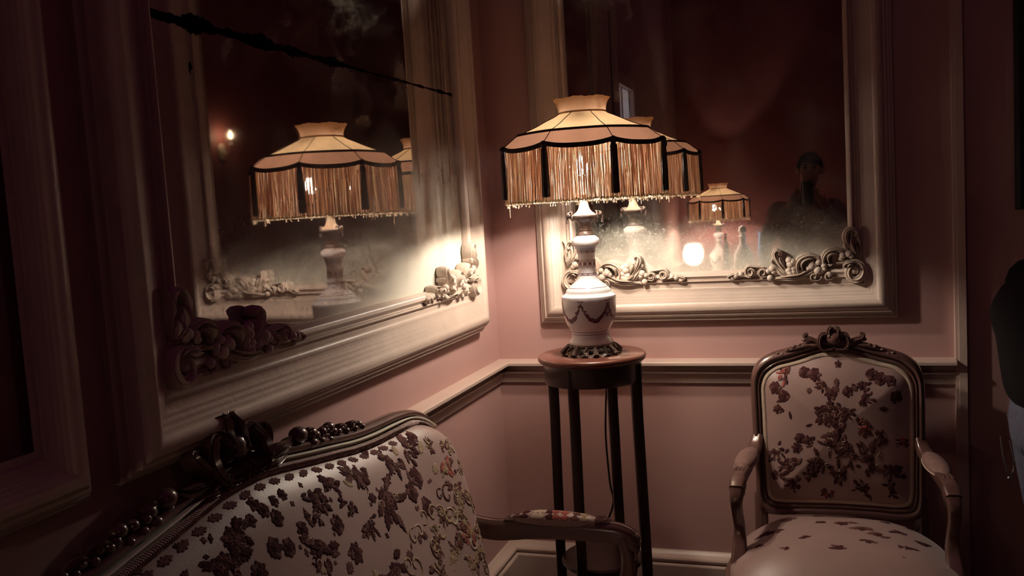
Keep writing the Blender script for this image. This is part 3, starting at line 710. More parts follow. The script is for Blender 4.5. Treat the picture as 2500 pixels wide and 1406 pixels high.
    for a, z, k in ((.160, .905, .040), (.135, .885, .036), (.222, .915, .034), (.405, .823, .075), (.50, .882, .050), (.345, .895, .050), (.600, .886, .046), (.098, .815, .052), (-.161, .890, .056), (-.123, .92, .046), (.29, .79, .036), (.06, .72, .06), (-.10, .76, .06), (.30, .68, .06), (-.30, .90, .05), (-.28, .78, .06), (.25, .852, .030)): MO.spray((a, z), k, dark, rd.uniform(-2.2, -.9))
    for a, z, k in ((-.011, .930, .016), (-.056, .925, .014), (-.024, .948, .016), (.031, .935, .013), (.064, .937, .013), (.012, .905, .018), (.066, .862, .018), (-.034, .862, .022), (.004, .848, .020), (.572, .812, .030), (.52, .79, .026), (.56, .74, .026), (.18, .83, .022), (.20, .76, .024), (.44, .93, .015), (.66, .90, .018), (-.10, .84, .022)): MO.flower((a, z), k, [1, 2, 1])
    for a, z, k in ((.720, .800, .044), (.725, .730, .042), (.715, .625, .050), (.745, .54, .05), (.69, .68, .034), (.775, .84, .03), (.78, .69, .036)): MO.spray((a, z), k, red if rd.random() < .6 else gold, rd.uniform(-2.2, -.9))
    for a, z, k in ((.538, .660, .034), (.62, .70, .03), (.60, .591, .045), (.66, .56, .04), (.49, .60, .04), (.70, .86, .022), (.79, .77, .02), (.79, .60, .03), (.65, .63, .028)): MO.spray((a, z), k, gold if rd.random() < .5 else [2, 4, 2], rd.uniform(-3, 3))
    for k in range(34): MO.scroll((rd.uniform(.36, .78), rd.uniform(.50, .75)), rd.uniform(.014, .030), rd.choice((4, 2, 4, 5)), rd.choice((-1, 1)), rd.random() * 6)
    for k in range(60):
        MO.leaf((rd.uniform(-.75, .80), rd.uniform(.45, .93)), rd.uniform(.022, .045), rd.uniform(.006, .011), rd.uniform(-3, 3), rd.choice((1, 2, 2, 4)))
    for k in range(150):
        MO.leaf((rd.uniform(-.70, .80), rd.uniform(.50, .95)), rd.uniform(.010, .022), rd.uniform(.003, .006), rd.uniform(-3, 3), rd.choice((1, 2, 2, 2)), 2)
    for a in np.linspace(-.62, .62, 26):     # border of leaves under the braid
        zt = np.interp(abs(a), [p[0] for p in inner_h[:9]], [p[1] for p in inner_h[:9]]); MO.leaf((a, zt - .032), .040, .007, rd.uniform(-.2, .2) - .10 * (1 if a > 0 else -1), 2)
    mb.build('back_cushion', PILE, r, auto=0)
    mb = MB(); ip = [p for p in i_ if p[1] > .90]
    rows = []
    for k, p in enumerate(ip):
        w = .014 + .0015 * math.cos(k * 2.1); c0 = np.array([np.clip(p[0], -.6, .6), .75]); dv = c0 - np.array(p); dv /= np.linalg.norm(dv)
        q = np.array(p)
        rows.append([S(*(q + dv * t * w), h) for t, h in ((0, .004), (.15, .020), (.6, .026), (1.1, .024), (1.35, .014))])
    mb.grid(rows)
    P2 = catmull([np.array(p) for p in ip], 3)
    for k in range(0, len(P2) - 1):
        p = P2[k]; c0 = np.array([np.clip(p[0], -.6, .6), .75]); dv = c0 - p; dv /= np.linalg.norm(dv); tn = np.array([dv[1], -dv[0]])
        mb.tube([S(*(p + dv * .003 + tn * .003), .021), S(*(p + dv * .009), .028), S(*(p + dv * .016 - tn * .003), .022)], .0022, 4)
    mb.build('gimp_braid', M['gimp'], r, auto=0)
    # seat, rails, legs
    mb = MB(); rows = []
    for f, h in ((1.0, .36), (1.0, .40), (.985, .425), (.95, .438), (.85, .452), (.6, .466), (.3, .47), (.0, .47)):
        row = []
        for k in range(72):
            a = 2 * PI * k / 72; e = 4; cx = (abs(math.cos(a)) ** (2 / e)) * (1 if math.cos(a) > 0 else -1); sx_ = (abs(math.sin(a)) ** (2 / e)) * (1 if math.sin(a) > 0 else -1)
            row.append((.545 + .245 * cx * f, YC + .85 * sx_ * f, h))
        rows.append(row)
    mb.grid(rows, closed_u=True); mb.add(rows[0], [tuple(range(72))])
    sd = lambda u, v, l: (u, v, float(np.interp((abs((u - .545) / .245) ** 4 + abs((v - YC) / .85) ** 4) ** .25, [0, .3, .6, .85, .95, .985, 1], [.47, .47, .466, .452, .438, .425, .40])) + l)
    MS = Motifs(mb, sd, lambda u, v: abs(u - .545) < .19 and abs(v - YC) < .78, 6)
    for k in range(22): MS.spray((.545 + rd.uniform(-.17, .17), YC + rd.uniform(-.75, .75)), rd.uniform(.03, .06), dark, rd.uniform(-3, 3))
    mb.build('seat', PILE, r, auto=0)
    mb = MB(); 
    pth = [(.30, YC + .83), (.60, YC + .86), (.77, YC + .83), (.80, YC + .60), (.815, YC), (.80, YC - .60), (.77, YC - .83), (.60, YC - .86), (.30, YC - .83)]
    mb.sweep([(q[0], q[1], .325) for q in catmull(pth, 6)], lambda i, t: rrect(.018, .036, .4)); mb.build('seat_rail', M['chairwood'], r)
    for sx_, sy in ((.775, .80), (.775, -.80), (.80, .28), (.80, -.28)):
        mb = MB(); mb.tube(catmull([(sx_, YC + sy, .35), (sx_ + .02, YC + sy, .27), (sx_ + .01, YC + sy, .14), (sx_ - .005, YC + sy, .05), (sx_ + .02, YC + sy, 0.0)], 5), lambda t: .03 - .016 * min(1, t * 1.3), 10); mb.build('leg', M['chairwood'], r)
    for sy in (.80, -.80):
        mb = MB(); mb.tube(catmull([(.33, YC + sy, .37), (.32, YC + sy, .2), (.27, YC + sy, 0)], 5), lambda t: .024 - .008 * t, 8); mb.build('leg', M['chairwood'], r)
    # arms
    for sg in (1, -1):
        y = YC + sg * .85
        top = catmull([(.205, .634), (.24, .624), (.29, .619), (.335, .622), (.40, .630), (.47, .634), (.56, .634), (.62, .632), (.66, .625), (.690, .610), (.700, .588), (.690, .570)], 5)
        mb = MB(); rows = []
        for k, p in enumerate(top):
            t = k / (len(top) - 1); w = .018 + .008 * math.sin(PI * min(1, t * 1.1)); hh = .034 - .010 * max(0, (t - .8) / .2)
            rows.append([(p[0], y + sg * q[0] * w, p[1] + q[1]) for q in ((-1, -hh * 1.4), (-1.05, -hh * .5), (-.9, -.003), (-.62, .003), (-.45, -.002), (-.25, .004), (.25, .004), (.45, -.002), (.62, .003), (.9, -.003), (1.05, -hh * .5), (1, -hh * 1.4))])
        mb.grid(rows, closed_u=True); [mb.add(q, [tuple(range(12))]) for q in (rows[0], rows[-1])]
        mb.sweep(catmull([(.660, y, .600), (.672, y, .55), (.670, y, .50), (.655, y, .44), (.665, y, .38), (.70, y, .34)], 5), lambda i, t: oval(.022 + .005 * abs(t - .5), .028 - .012 * math.sin(PI * t)), up=(0, 1, 0))
        mb.sphere((.688, y, .590), .020, sc_=(1, 1.1, 1))
        for k in (-1, 0, 1): mb.tube([(.585, y + k * .012, .640), (.605, y + k * .014, .643), (.625, y + k * .010, .636)], lambda t: .007 * (1 - .5 * t), 6)
        for k in (-1, 0, 1): mb.tube([(.352, y + k * .012, .632), (.335, y + k * .014, .631), (.318, y + k * .008, .626)], lambda t: .007 * (1 - .5 * t), 6)
        mb.sphere((.612, y - .010, .643), .005); arm = mb.build('arm', M['chairwood'], r)
        mb = MB(); rows = []
        pr = lambda u: .032 * math.sin(PI * min(1, max(0, (u - .335) / .262))) ** .35
        for k in range(25):
            u = .336 + .260 * k / 24; q = pr(u); rows.append([(u, y + q * math.cos(a) * .95, .632 + q * .82 * math.sin(a)) for a in np.linspace(-.25, PI + .25, 15)])
        mb.grid(rows)
        ps = lambda u, v, l: (u, y + (pr(u) * .95 + l) * math.cos(v), .632 + (pr(u) * .82 + l) * math.sin(v))
        AM = Motifs(mb, ps, lambda u, v: True, 2)
        for u0, mi in ((.385, 1), (.365, 2), (.455, 1), (.475, 3), (.50, 3), (.53, 2), (.555, 4), (.42, 5), (.435, 5)):
            for v0 in (1.0, 1.7, 2.4):
                n = 14; c = (u0 + rd.uniform(-.006, .006), v0); AM.poly(c, [(c[0] + .012 * (1 + .3 * math.cos(4 * q)) * math.cos(q), c[1] + .38 * (1 + .3 * math.sin(3 * q)) * math.sin(q)) for q in np.linspace(0, 2 * PI, n, endpoint=False)], mi, .001)
        mb.build('arm_pad', PILE, arm, auto=0)
    return r
settee()

# ------------------------------------------------------------------ armchair in front of the back wall
def armchair():
    XC = 1.231
    r = thing('armchair', (XC, -.45, 0), 'carved open armchair in floral velvet standing under the back wall mirror', 'armchair')
    K = .09; nl = math.hypot(1, K); NY, NZ = -1 / nl, K / nl
    def S(a, z, h=0):
        zz = z - .067 + .0755 * (z - .53); return (XC + a * (1.055 - .045 * (z - .53)), -.205 + K * (zz - .45) + h * NY, zz + h * NZ)
    outer_h = [(0, 1.052), (.05, 1.044), (.095, 1.030), (.137, 1.017), (.183, 1.004), (.215, .990), (.243, .965), (.2575, .930), (.260, .890), (.258, .81), (.254, .72), (.250, .62), (.248, .55), (.235, .508), (.19, .494), (.10, .500), (0, .503)]
    inner_h = [(0, 1.006), (.05, 1.000), (.095, .985), (.132, .974), (.172, .964), (.198, .950), (.217, .930), (.227, .902), (.228, .87), (.226, .81), (.224, .72), (.219, .62), (.216, .575), (.205, .545), (.17, .536), (.10, .538), (0, .540)]
    oh = catmull(outer_h, 5); ih = catmull(inner_h, 5)
    o = [(-p[0], p[1]) for p in oh[::-1]] + [tuple(p) for p in oh[1:-1]]; i_ = [(-p[0], p[1]) for p in ih[::-1]] + [tuple(p) for p in ih[1:-1]]
    mb = MB(); sec = [(0, -.03), (-.03, -.004), (.05, .010), (.2, .019), (.42, .022), (.56, .018), (.62, .008), (.66, .008), (.70, .014), (.80, .017), (.88, .012), (.92, .008), (1.02, .006), (1.02, -.03)]
    mb.grid([[S(p[0] + (q[0] - p[0]) * t, p[1] + (q[1] - p[1]) * t, h) for t, h in sec] for p, q in zip(o, i_)], closed_u=True, closed_v=True)
    fr = mb.build('back_frame', M['chairwood'], r)
    mb = MB(); st = lambda pts, w, h, p0=.006, **k: stroke(mb, pts, w, h, lambda u, v, p: S(u, v, p), p0, raw=True, **k)
    for sg in (-1, 1):
        st([(sg * .004, 1.012), (sg * .030, 1.012), (sg * .043, 1.030), (sg * .036, 1.055), (sg * .016, 1.056), (sg * .018, 1.040)], .010, .028, taper=(.6, 1, .5))
        st([(sg * .008, 1.040), (sg * .014, 1.068), (sg * .004, 1.080)], .010, .030, taper=(.9, 1, .5))
        st([(sg * .036, 1.020), (sg * .060, 1.038), (sg * .080, 1.044), (sg * .088, 1.054), (sg * .078, 1.060)], .010, .020, taper=(.7, 1, .5))
        st([(sg * .045, 1.020), (sg * .08, 1.022), (sg * .115, 1.014), (sg * .15, 1.004)], .010, .022, flutes=5)
        for a, zz, rr in ((.088, 1.042, .008), (.105, 1.025, .006), (.122, 1.020, .007), (.128, 1.008, .005), (.142, 1.010, .006), (.158, .998, .006), (.172, 1.000, .005), (.186, .990, .005)): mb.sphere(S(sg * a, zz, .016), rr, sc_=(1.3, 1, .9), n=6)
    mb.sphere(S(0, 1.045, .020), .022, sc_=(1.1, 1, 1)); mb.sphere(S(0, 1.072, .014), .012); mb.sphere(S(-.014, 1.052, .034), .007)
    mb.build('carved_crest', M['chairwood'], fr, auto=60)
    dist, ins = outline_dist(i_)
    def H(a, z):
        if not ins((a, z)): return .004
        return .004 + .072 * (1 - math.exp(-dist((a, z)) / .090))
    bs = lambda a, z, l: S(a, z, H(a, z) + l)
    mb = MB(); rows = []
    for f in (1.0, .97, .93, .87, .78, .66, .5, .32, .15, .03, 0.0): rows.append([bs(p[0] * f, .765 + (p[1] - .765) * f, 0) for p in i_])
    mb.grid(rows, closed_u=True)
    MO = Motifs(mb, bs, lambda a, z: ins((a, z)) and dist((a, z)) > .016, 21); rd = random.Random(2)
    mot = [(1.08, .939, 35), (1.139, .943, 20), (1.049, .895, 22), (1.075, .872, 20), (1.055, .83, 16), (1.169, .937, 22), (1.193, .912, 25), (1.216, .881, 20), (1.241, .968, 12), (1.338, .937, 20), (1.361, .925, 22), (1.39, .919, 18), (1.307, .9, 25), (1.265, .888, 18), (1.197, .838, 45), (1.22, .808, 40), (1.257, .833, 30), (1.312, .87, 30), (1.405, .871, 22), (1.237, .772, 50), (1.297, .785, 40), (1.211, .735, 40), (1.27, .713, 50), (1.121, .745, 18), (1.111, .715, 18), (1.145, .74, 16), (1.039, .7, 35), (1.088, .653, 40), (1.316, .69, 50), (1.365, .751, 30), (1.185, .674, 40), (1.244, .641, 45), (1.384, .657, 45), (1.422, .728, 25), (1.16, .632, 35), (1.05, .62, 30), (1.10, .60, 30), (1.20, .58, 30), (1.30, .59, 35), (1.38, .59, 30)]
    for x, z, k in mot:
        k *= .00105
        if k > .024: MO.spray((x - XC, z), k * .9, [1, 2, 1] if rd.random() < .88 else [3, 2, 1], rd.uniform(-3, 3))
        else: MO.flower((x - XC, z), k * .9, [1, 2, 1])
    for k in range(24): MO.leaf((rd.uniform(-.17, .17), rd.uniform(.58, .92)), rd.uniform(.015, .03), rd.uniform(.004, .008), rd.uniform(-3, 3), rd.choice((1, 2, 2)))
    mb.build('back_cushion', PILE, r, auto=0)
    mb = MB(); rows = []
    for k, p in enumerate(i_):
        dv = np.array([0, .765]) - np.array(p); dv /= np.linalg.norm(dv); rows.append([S(*(np.array(p) + dv * t), h) for t, h in ((0, .006), (.002, .012), (.008, .016), (.014, .015), (.017, .009))])
    mb.grid(rows, closed_v=True); mb.build('gimp_braid', M['creamthread'], r, auto=0)
    # seat
    def so(a):   # outline, front wider
        cx, sy = math.cos(a), math.sin(a); e = .55
        X = abs(cx) ** e * (1 if cx > 0 else -1); Y = abs(sy) ** e * (1 if sy > 0 else -1)
        w = .345 - .070 * (Y + 1) / 2; return X * w, -.47 + Y * .27 - .02 * (1 - X * X) * (1 if Y < 0 else 0)
    dome = lambda f: .395 + .085 * (1 - f ** 3.2)
    mb = MB(); rows = [[(XC + so(a)[0] * 1.0, so(a)[1], .335) for a in np.linspace(0, 2 * PI, 64, endpoint=False)]]
    for f in (1.0, .98, .94, .88, .8, .68, .52, .34, .16, .03, 0.0): rows.append([(XC + so(a)[0] * f, -.47 + (so(a)[1] + .47) * f, dome(f)) for a in np.linspace(0, 2 * PI, 64, endpoint=False)])
    mb.grid(rows, closed_u=True); mb.add(rows[0], [tuple(range(64))])
    def ss(u, v, l):
        X, Y = (u - XC), v + .47; w = .345 - .070 * (Y / .27 + 1) / 2
        f = min(1, (abs(X / w) ** 3.6 + abs(Y / .27) ** 3.6) ** (1 / 3.6)); return (u, v, dome(f) + l)
    MS = Motifs(mb, ss, lambda u, v: abs(u - XC) < .26 and abs(v + .47) < .23, 9)
    for x, y, k in ((1.028, -.615, 30), (1.078, -.51, 25), (1.106, -.419, 18), (1.222, -.383, 20), (1.264, -.376, 18), (1.329, -.451, 25), (1.233, -.565, 30), (1.286, -.601, 30), (1.327, -.639, 25), (1.131, -.688, 16), (1.082, -.754, 18), (1.385, -.584, 18), (1.45, -.614, 20), (1.36, -.5, 16), (1.16, -.47, 16), (1.0, -.70, 20), (1.22, -.75, 26), (1.36, -.78, 24), (1.10, -.84, 26), (1.24, -.86, 24), (1.40, -.70, 22), (1.06, -.46, 16), (1.30, -.70, 20), (1.18, -.56, 16), (1.42, -.48, 16)):
        k *= .00095; y += .155; x = XC + (x - XC) * 1.04
        for q in range(4): MS.leaf((x + rd.uniform(-1, 1) * k, y + rd.uniform(-.6, .6) * k), k * 1.5, k * .30, rd.uniform(-.7, .7), rd.choice((1, 2, 2)))
        MS.blob((x, y), k * .5, 5, 1)
    mb.build('seat', PILE, r, auto=0)
    mb = MB(); mb.sweep([(XC + so(a)[0] * 1.02, -.47 + (so(a)[1] + .47) * 1.02, .335) for a in np.linspace(0, 2 * PI, 65)], lambda i, t: rrect(.014, .045, .4), cap=False); mb.build('seat_rail', M['chairwood'], r)
    for sx_, yy, dy in ((-.285, -.70, -.03), (.285, -.70, -.03), (-.245, -.235, .05), (.245, -.235, .05)):
        mb = MB(); mb.tube(catmull([(XC + sx_, yy, .33), (XC + sx_ * 1.05, yy + dy, .26), (XC + sx_, yy + dy * .3, .12), (XC + sx_ * 1.04, yy + dy, 0)], 5), lambda t: .03 - .015 * t, 10); mb.build('leg', M['chairwood'], r)
    for sg in (-1, 1):
        mb = MB(); mb.tube([S(sg * .235, .56, -.012), S(sg * .235, .48, -.012), S(sg * .235, .37, -.012)], .022, 8); mb.build('back_post', M['chairwood'], r)
        # arm: from the back upright, dipping, out to a scrolled front, then down the post
        P = [(sg * .250, -.185, .690), (sg * .258, -.210, .662), (sg * .270, -.250, .643), (sg * .280, -.315, .638), (sg * .287, -.38, .636), (sg * .294, -.44, .630), (sg * .298, -.485, .620), (sg * .300, -.515, .603)]
        P = [(XC + a, y, z) for a, y, z in P]; mb = MB()
        mb.sweep(catmull(P, 5), lambda i, t: rrect(.018 + .006 * math.sin(PI * t) + .004 * (t > .85), .017 + .008 * t * t, .5))
        Q = catmull([(XC + sg * .300, -.512, .603), (XC + sg * .301, -.528, .578), (XC + sg * .300, -.522, .54), (XC + sg * .297, -.512, .50), (XC + sg * .295, -.52, .455), (XC + sg * .298, -.555, .40), (XC + sg * .298, -.59, .345)], 5)
        mb.sweep(Q, lambda i, t: rrect(.022 - .007 * math.sin(PI * min(1, t * 1.2)) + .002 * t, .028 - .010 * math.sin(PI * t), .45), up=(0, -1, .05))
        for k in (-1, 0, 1): mb.tube([(XC + sg * (.294 + k * .010), -.430, .647), (XC + sg * (.297 + k * .012), -.450, .649), (XC + sg * (.298 + k * .008), -.470, .641)], lambda t: .0065 * (1 - .5 * t), 6)
        for k in (-1, 1): mb.tube([(XC + sg * (.298 + k * .008), -.455, .646), (XC + sg * (.300 + k * .009), -.49, .638), (XC + sg * (.300 + k * .009), -.525, .616)], .004, 6)
        mb.sphere((XC + sg * .298, -.585, .395), .017, sc_=(.9, .9, 1)); mb.tube(spiral3(XC + sg * .298, -.602, .397, .012), .004, 6)
        arm = mb.build('arm', M['chairwood'], r)
        mb = MB(); rows = []
        for k in range(17):
            t = k / 16; y = -.225 - .205 * t; q = .034 * max(0.02, math.sin(PI * t)) ** .4; cx = XC + sg * (.268 + .026 * t); cz = .650 - .010 * t
            rows.append([(cx + q * math.cos(a), y, cz + q * .72 * math.sin(a) + .004) for a in np.linspace(-.3, PI + .3, 13)])
        mb.grid(rows)
        mb.tube([rows[k][0] for k in range(17)], .0026, 5, 1); mb.tube([rows[k][-1] for k in range(17)], .0026, 5, 1); mb.build('arm_pad', [M['padcloth'], M['creamthread']], arm, auto=0)
    return r
def spiral3(x, y, z, r): return [(x + r * (1 - t) * math.cos(9 * t), y, z + r * (1 - t) * math.sin(9 * t)) for t in np.linspace(0, .9, 16)]
armchair()

# ------------------------------------------------------------------ dark framed picture by the right edge
r = thing('framed_picture', (2.12, 0, 1.78), 'black framed dark picture on the right part of the back wall', 'picture')
mb = MB(); mp = lambda s, t, p: (s, -p, t)
mb.grid(frame_rows([(0, 0), (0, .02), (.01, .028), (.03, .024), (.045, .012), (.045, .004)], 1.795, 2.45, 1.405, 2.30, mp, 1, 1), closed_u=True); mb.build('frame', M['canvas'], r, auto=40)
mb = MB(); mb.box((1.83, -.008, 1.44), (2.415, -.003, 2.265)); mb.build('canvas', M['canvas'], r, smooth=False)

# ------------------------------------------------------------------ people
def skin_mesh(name, V, E, R, mt, parent, sub=2, root=0):
    me = bpy.data.meshes.new(name + '_tmp'); me.from_pydata(V, E, []); ob = bpy.data.objects.new(name + '_tmp', me); COL.objects.link(ob)
    md = ob.modifiers.new('s', 'SKIN'); md.use_smooth_shade = True
    ss = ob.modifiers.new('u', 'SUBSURF'); ss.levels = sub; ss.render_levels = sub
    for k, v in enumerate(me.skin_vertices[0].data):
        q = R[k]; v.radius = (q, q) if not isinstance(q, tuple) else q; v.use_root = (k == root)
    dg = bpy.context.evaluated_depsgraph_get(); ev = ob.evaluated_get(dg); m2 = bpy.data.meshes.new_from_object(ev)
    vs = [tuple(v.co) for v in m2.vertices]; fs = [tuple(p.vertices) for p in m2.polygons]
    bpy.data.objects.remove(ob); bpy.data.meshes.remove(me); bpy.data.meshes.remove(m2)
    mb = MB(); mb.add(vs, fs); return mb.build(name, mt, parent, auto=0)
def chain(*pts): return list(pts), [(i, i + 1) for i in range(len(pts) - 1)]
def person(loc, fwd, label, pose, mats, seed=0):
    """pose: dict of joints given as (forward, left, up) from loc"""
    r = thing('person', loc, label, 'person'); fw = Vector((fwd[0], fwd[1], 0)).normalized(); lf = Vector((-fw.y, fw.x, 0)); L0 = Vector(loc)
    W = lambda p: tuple(L0 + fw * p[0] + lf * p[1] + Vector((0, 0, p[2])))
    J = pose
    names = [k for k in J if k not in ('look', 'curl', 'jr')]; idx = {k: i for i, k in enumerate(names)}
    V = [W(J[k]) for k in names]
    E = [('pelvis', 'belly'), ('belly', 'chest'), ('chest', 'neck'), ('neck', 'jaw'), ('jaw', 'head'), ('head', 'crown'), ('chest', 'lsh'), ('lsh', 'lel'), ('lel', 'lwr'), ('lwr', 'lpalm'), ('chest', 'rsh'), ('rsh', 'rel'), ('rel', 'rwr'), ('rwr', 'rpalm'),
         ('pelvis', 'lhip'), ('lhip', 'lkn'), ('lkn', 'lan'), ('lan', 'ltoe'), ('pelvis', 'rhip'), ('rhip', 'rkn'), ('rkn', 'ran'), ('ran', 'rtoe')]
    RR = dict(pelvis=.11, belly=.11, chest=.125, neck=.050, jaw=.060, head=.082, crown=.060, lsh=.055, lel=.040, lwr=.026, lpalm=(.034, .018), rsh=.055, rel=.040, rwr=.026, rpalm=(.034, .018), lhip=.085, lkn=.055, lan=.038, ltoe=.032, rhip=.085, rkn=.055, ran=.038, rtoe=.032)
    ed = [(idx[a], idx[c]) for a, c in E]; rad = [RR[k] for k in names]
    # fingers: five unequal chains from each palm
    for s_ in ('l', 'r'):
        pa, wr = Vector(J[s_ + 'palm']), Vector(J[s_ + 'wr']); d = (pa - wr).normalized(); inw = Vector((0, -1 if s_ == 'l' else 1, 0)); cur = Vector(J.get('curl', (0.5, 0, -0.3)))
        side = d.cross(cur).normalized()
        for k, ln in enumerate((.072, .082, .077, .060)):
            b0 = pa + side * (.024 - .016 * k) + d * .018; b1 = b0 + d * ln * .5; b2 = b1 + (d * .6 + cur.normalized() * .6) * ln * .5
            i0 = len(V); V += [W(b0), W(b1), W(b2)]; rad += [.0088, .0082, .0068]; ed += [(idx[s_ + 'palm'], i0), (i0, i0 + 1), (i0 + 1, i0 + 2)]
        b0 = pa - d * .012 + side * .030; b1 = b0 + side * .022 + d * .024; b2 = b1 + d * .028
        i0 = len(V); V += [W(b0), W(b1), W(b2)]; rad += [.011, .0095, .008]; ed += [(idx[s_ + 'palm'], i0), (i0, i0 + 1), (i0 + 1, i0 + 2)]
    body = skin_mesh('body', V, ed, rad, mats['skin'], r)
    # face
    hd, cr, jw = Vector(J['head']), Vector(J['crown']), Vector(J['jaw']); upv = (cr - jw).normalized(); ff = Vector(J.get('look', (1, 0, 0))); ff = (ff - upv * ff.dot(upv)).normalized(); sv = upv.cross(ff)
    q = lambda f, s_, u: W(hd + ff * f + sv * s_ + upv * u)
    mb = MB(); mb.tube([q(.080, 0, .012), q(.096, 0, -.018), q(.104, 0, -.034), q(.088, 0, -.042)], lambda t: .009 + .006 * math.sin(PI * t), 8); mb.build('nose', mats['skin'], r)
    for s_ in (-1, 1):
        mb = MB(); mb.sphere(q(0, s_ * .080, -.010), .024, sc_=(.8, .8, 1.2)); mb.build('ear', mats['skin'], r)
        mb = MB(); mb.tube([q(.082, s_ * .018, .026), q(.086, s_ * .034, .030), q(.076, s_ * .050, .024)], .004, 6); mb.build('eyebrow', mats['hair'], r)
        mb = MB(); mb.sphere(q(.078, s_ * .032, .008), .011); mb.build('eye', mats['hair'], r)
    mb = MB(); mb.tube([q(.080, -.026, -.066), q(.090, 0, -.064), q(.080, .026, -.066)], lambda t: .007 * math.sin(PI * t) + .002, 6); mb.build('mouth', mats['skin'], r)
    hm = MB(); rows = []
    for i in range(11):
        a = PI / 2 - (PI * .62) * i / 10
        row = []
        for k in range(28):
            t = 2 * PI * k / 28; ca = math.cos(a); front = math.cos(t)
            lim = max(a, .28) if front > .35 else a
            row.append(q(-.010 + .099 * math.cos(lim) * front, .092 * math.cos(lim) * math.sin(t), .012 + .112 * math.sin(lim)))
        rows.append(row)
    hm.grid(rows, closed_u=True); hm.build('hair', mats['hair'], r, auto=0)
    # clothes as looser skins over the same joints
    jr = mats['jr']; Jv = {k: Vector(v) for k, v in J.items() if k not in ('look', 'curl', 'jr')}
    def loft(mb, pts, rad, n=20):
        P = catmull([W(p) for p in pts], 6); A = catmull(rad, 6); rows = []
        for p, q in zip(P, A): rows.append([tuple(Vector(p) + lf * q[0] * math.cos(2 * PI * k / n) + fw * q[1] * math.sin(2 * PI * k / n)) for k in range(n)])
        mb.grid(rows, closed_u=True)
        for row in (rows[0], rows[-1]): mb.add(row, [tuple(range(n))])
    mb = MB()
    hem = Jv['pelvis'] + Vector((0, 0, .03)); nb = Jv['chest'].lerp(Jv['neck'], .78)
    loft(mb, [hem, Jv['pelvis'].lerp(Jv['belly'], .6), Jv['belly'].lerp(Jv['chest'], .5), Jv['chest'], Jv['chest'].lerp(nb, .5), Jv['chest'].lerp(nb, .85), nb],
         [(.175, jr[0]), (.175, jr[1]), (.19, (jr[1] + jr[2]) / 2), (.20, jr[2]), (.195, jr[2] * .88), (.12, jr[3] * 1.2), (.075, jr[3])])
    for s_ in ('l', 'r'):
        mb.tube([W(p) for p in catmull([Jv['chest'].lerp(Jv[s_ + 'sh'], .6), Jv[s_ + 'sh'], Jv[s_ + 'sh'].lerp(Jv[s_ + 'el'], .5), Jv[s_ + 'el'], Jv[s_ + 'el'].lerp(Jv[s_ + 'wr'], .5), Jv[s_ + 'wr']], 6)], lambda t: .074 - .030 * t, 14)
    mb.build('jacket', mats['top'], r, auto=70)
    mb = MB(); loft(mb, [Jv['pelvis'] + Vector((0, 0, .07)), Jv['pelvis'], Jv['pelvis'] + Vector((0, 0, -.09)), Jv['pelvis'] + Vector((0, 0, -.14))], [(.165, jr[0] * .95), (.18, jr[0] * 1.08), (.17, jr[0] * 1.0), (.10, .06)])
    for s_ in ('l', 'r'):
        mb.tube([W(p) for p in catmull([Jv[s_ + 'hip'] + Vector((0, 0, .03)), Jv[s_ + 'hip'].lerp(Jv[s_ + 'kn'], .4), Jv[s_ + 'kn'], Jv[s_ + 'kn'].lerp(Jv[s_ + 'an'], .5), Jv[s_ + 'an'] + Vector((0, 0, -.02))], 6)], lambda t: .100 - .040 * min(1, t * 1.4), 16)
    mb.build('trousers', mats['bottom'], r, auto=70)
    for s_ in ('l', 'r'):
        an, to = Vector(J[s_ + 'an']), Vector(J[s_ + 'toe']); mb = MB(); P = [W(an + Vector((-.06, 0, -.035))), W(an + Vector((0, 0, -.03))), W(an * .4 + to * .6 + Vector((0, 0, .005))), W(to + Vector((.04, 0, 0)))]
        mb.sweep(catmull(P, 4), lambda i, t: oval(.046 - .010 * abs(t - .5), .042 - .018 * t)); mb.build('shoe', mats['hair'], r)
    return r
PM = dict(skin=M['skin'], hair=M['hair'], top=M['black'], bottom=M['denim'], jr=(.105, .125, .150, .075))
side_pose = dict(pelvis=(.02, 0, .84), belly=(.015, 0, .97), chest=(.01, 0, 1.13), neck=(.04, 0, 1.30), jaw=(.11, 0, 1.37), head=(.13, 0, 1.45), crown=(.13, 0, 1.54), lsh=(.01, .17, 1.20), lel=(.06, .22, .96), lwr=(.27, .18, .90), lpalm=(.34, .15, .90), rsh=(.01, -.17, 1.20), rel=(.08, -.22, .97), rwr=(.28, -.16, .93), rpalm=(.35, -.13, .94),
                 lhip=(.02, .09, .79), lkn=(.05, .10, .45), lan=(.0, .10, .09), ltoe=(.13, .11, .035), rhip=(.02, -.09, .79), rkn=(.05, -.10, .45), ran=(.0, -.10, .09), rtoe=(.13, -.11, .035), look=(1, 0, -.2), curl=(.2, 0, -1), jr=(1, 1, 1, 1))
guest = person((1.785, -.46, 0), (1, .1), 'person in black jacket and blue-grey jeans standing beside the armchair at the right edge', side_pose, PM)
mb = MB(); mb.tube(catmull([(1.655, -.50, .79), (1.660, -.52, .72), (1.672, -.525, .68), (1.684, -.52, .72), (1.676, -.505, .78)], 5), .0025, 6); mb.sphere((1.672, -.525, .677), .007); mb.build('key_chain', M['steel'], guest)
PM2 = dict(skin=M['skin'], hair=M['hair'], top=M['shirt'], bottom=M['black'], jr=(.120, .130, .150, .070))
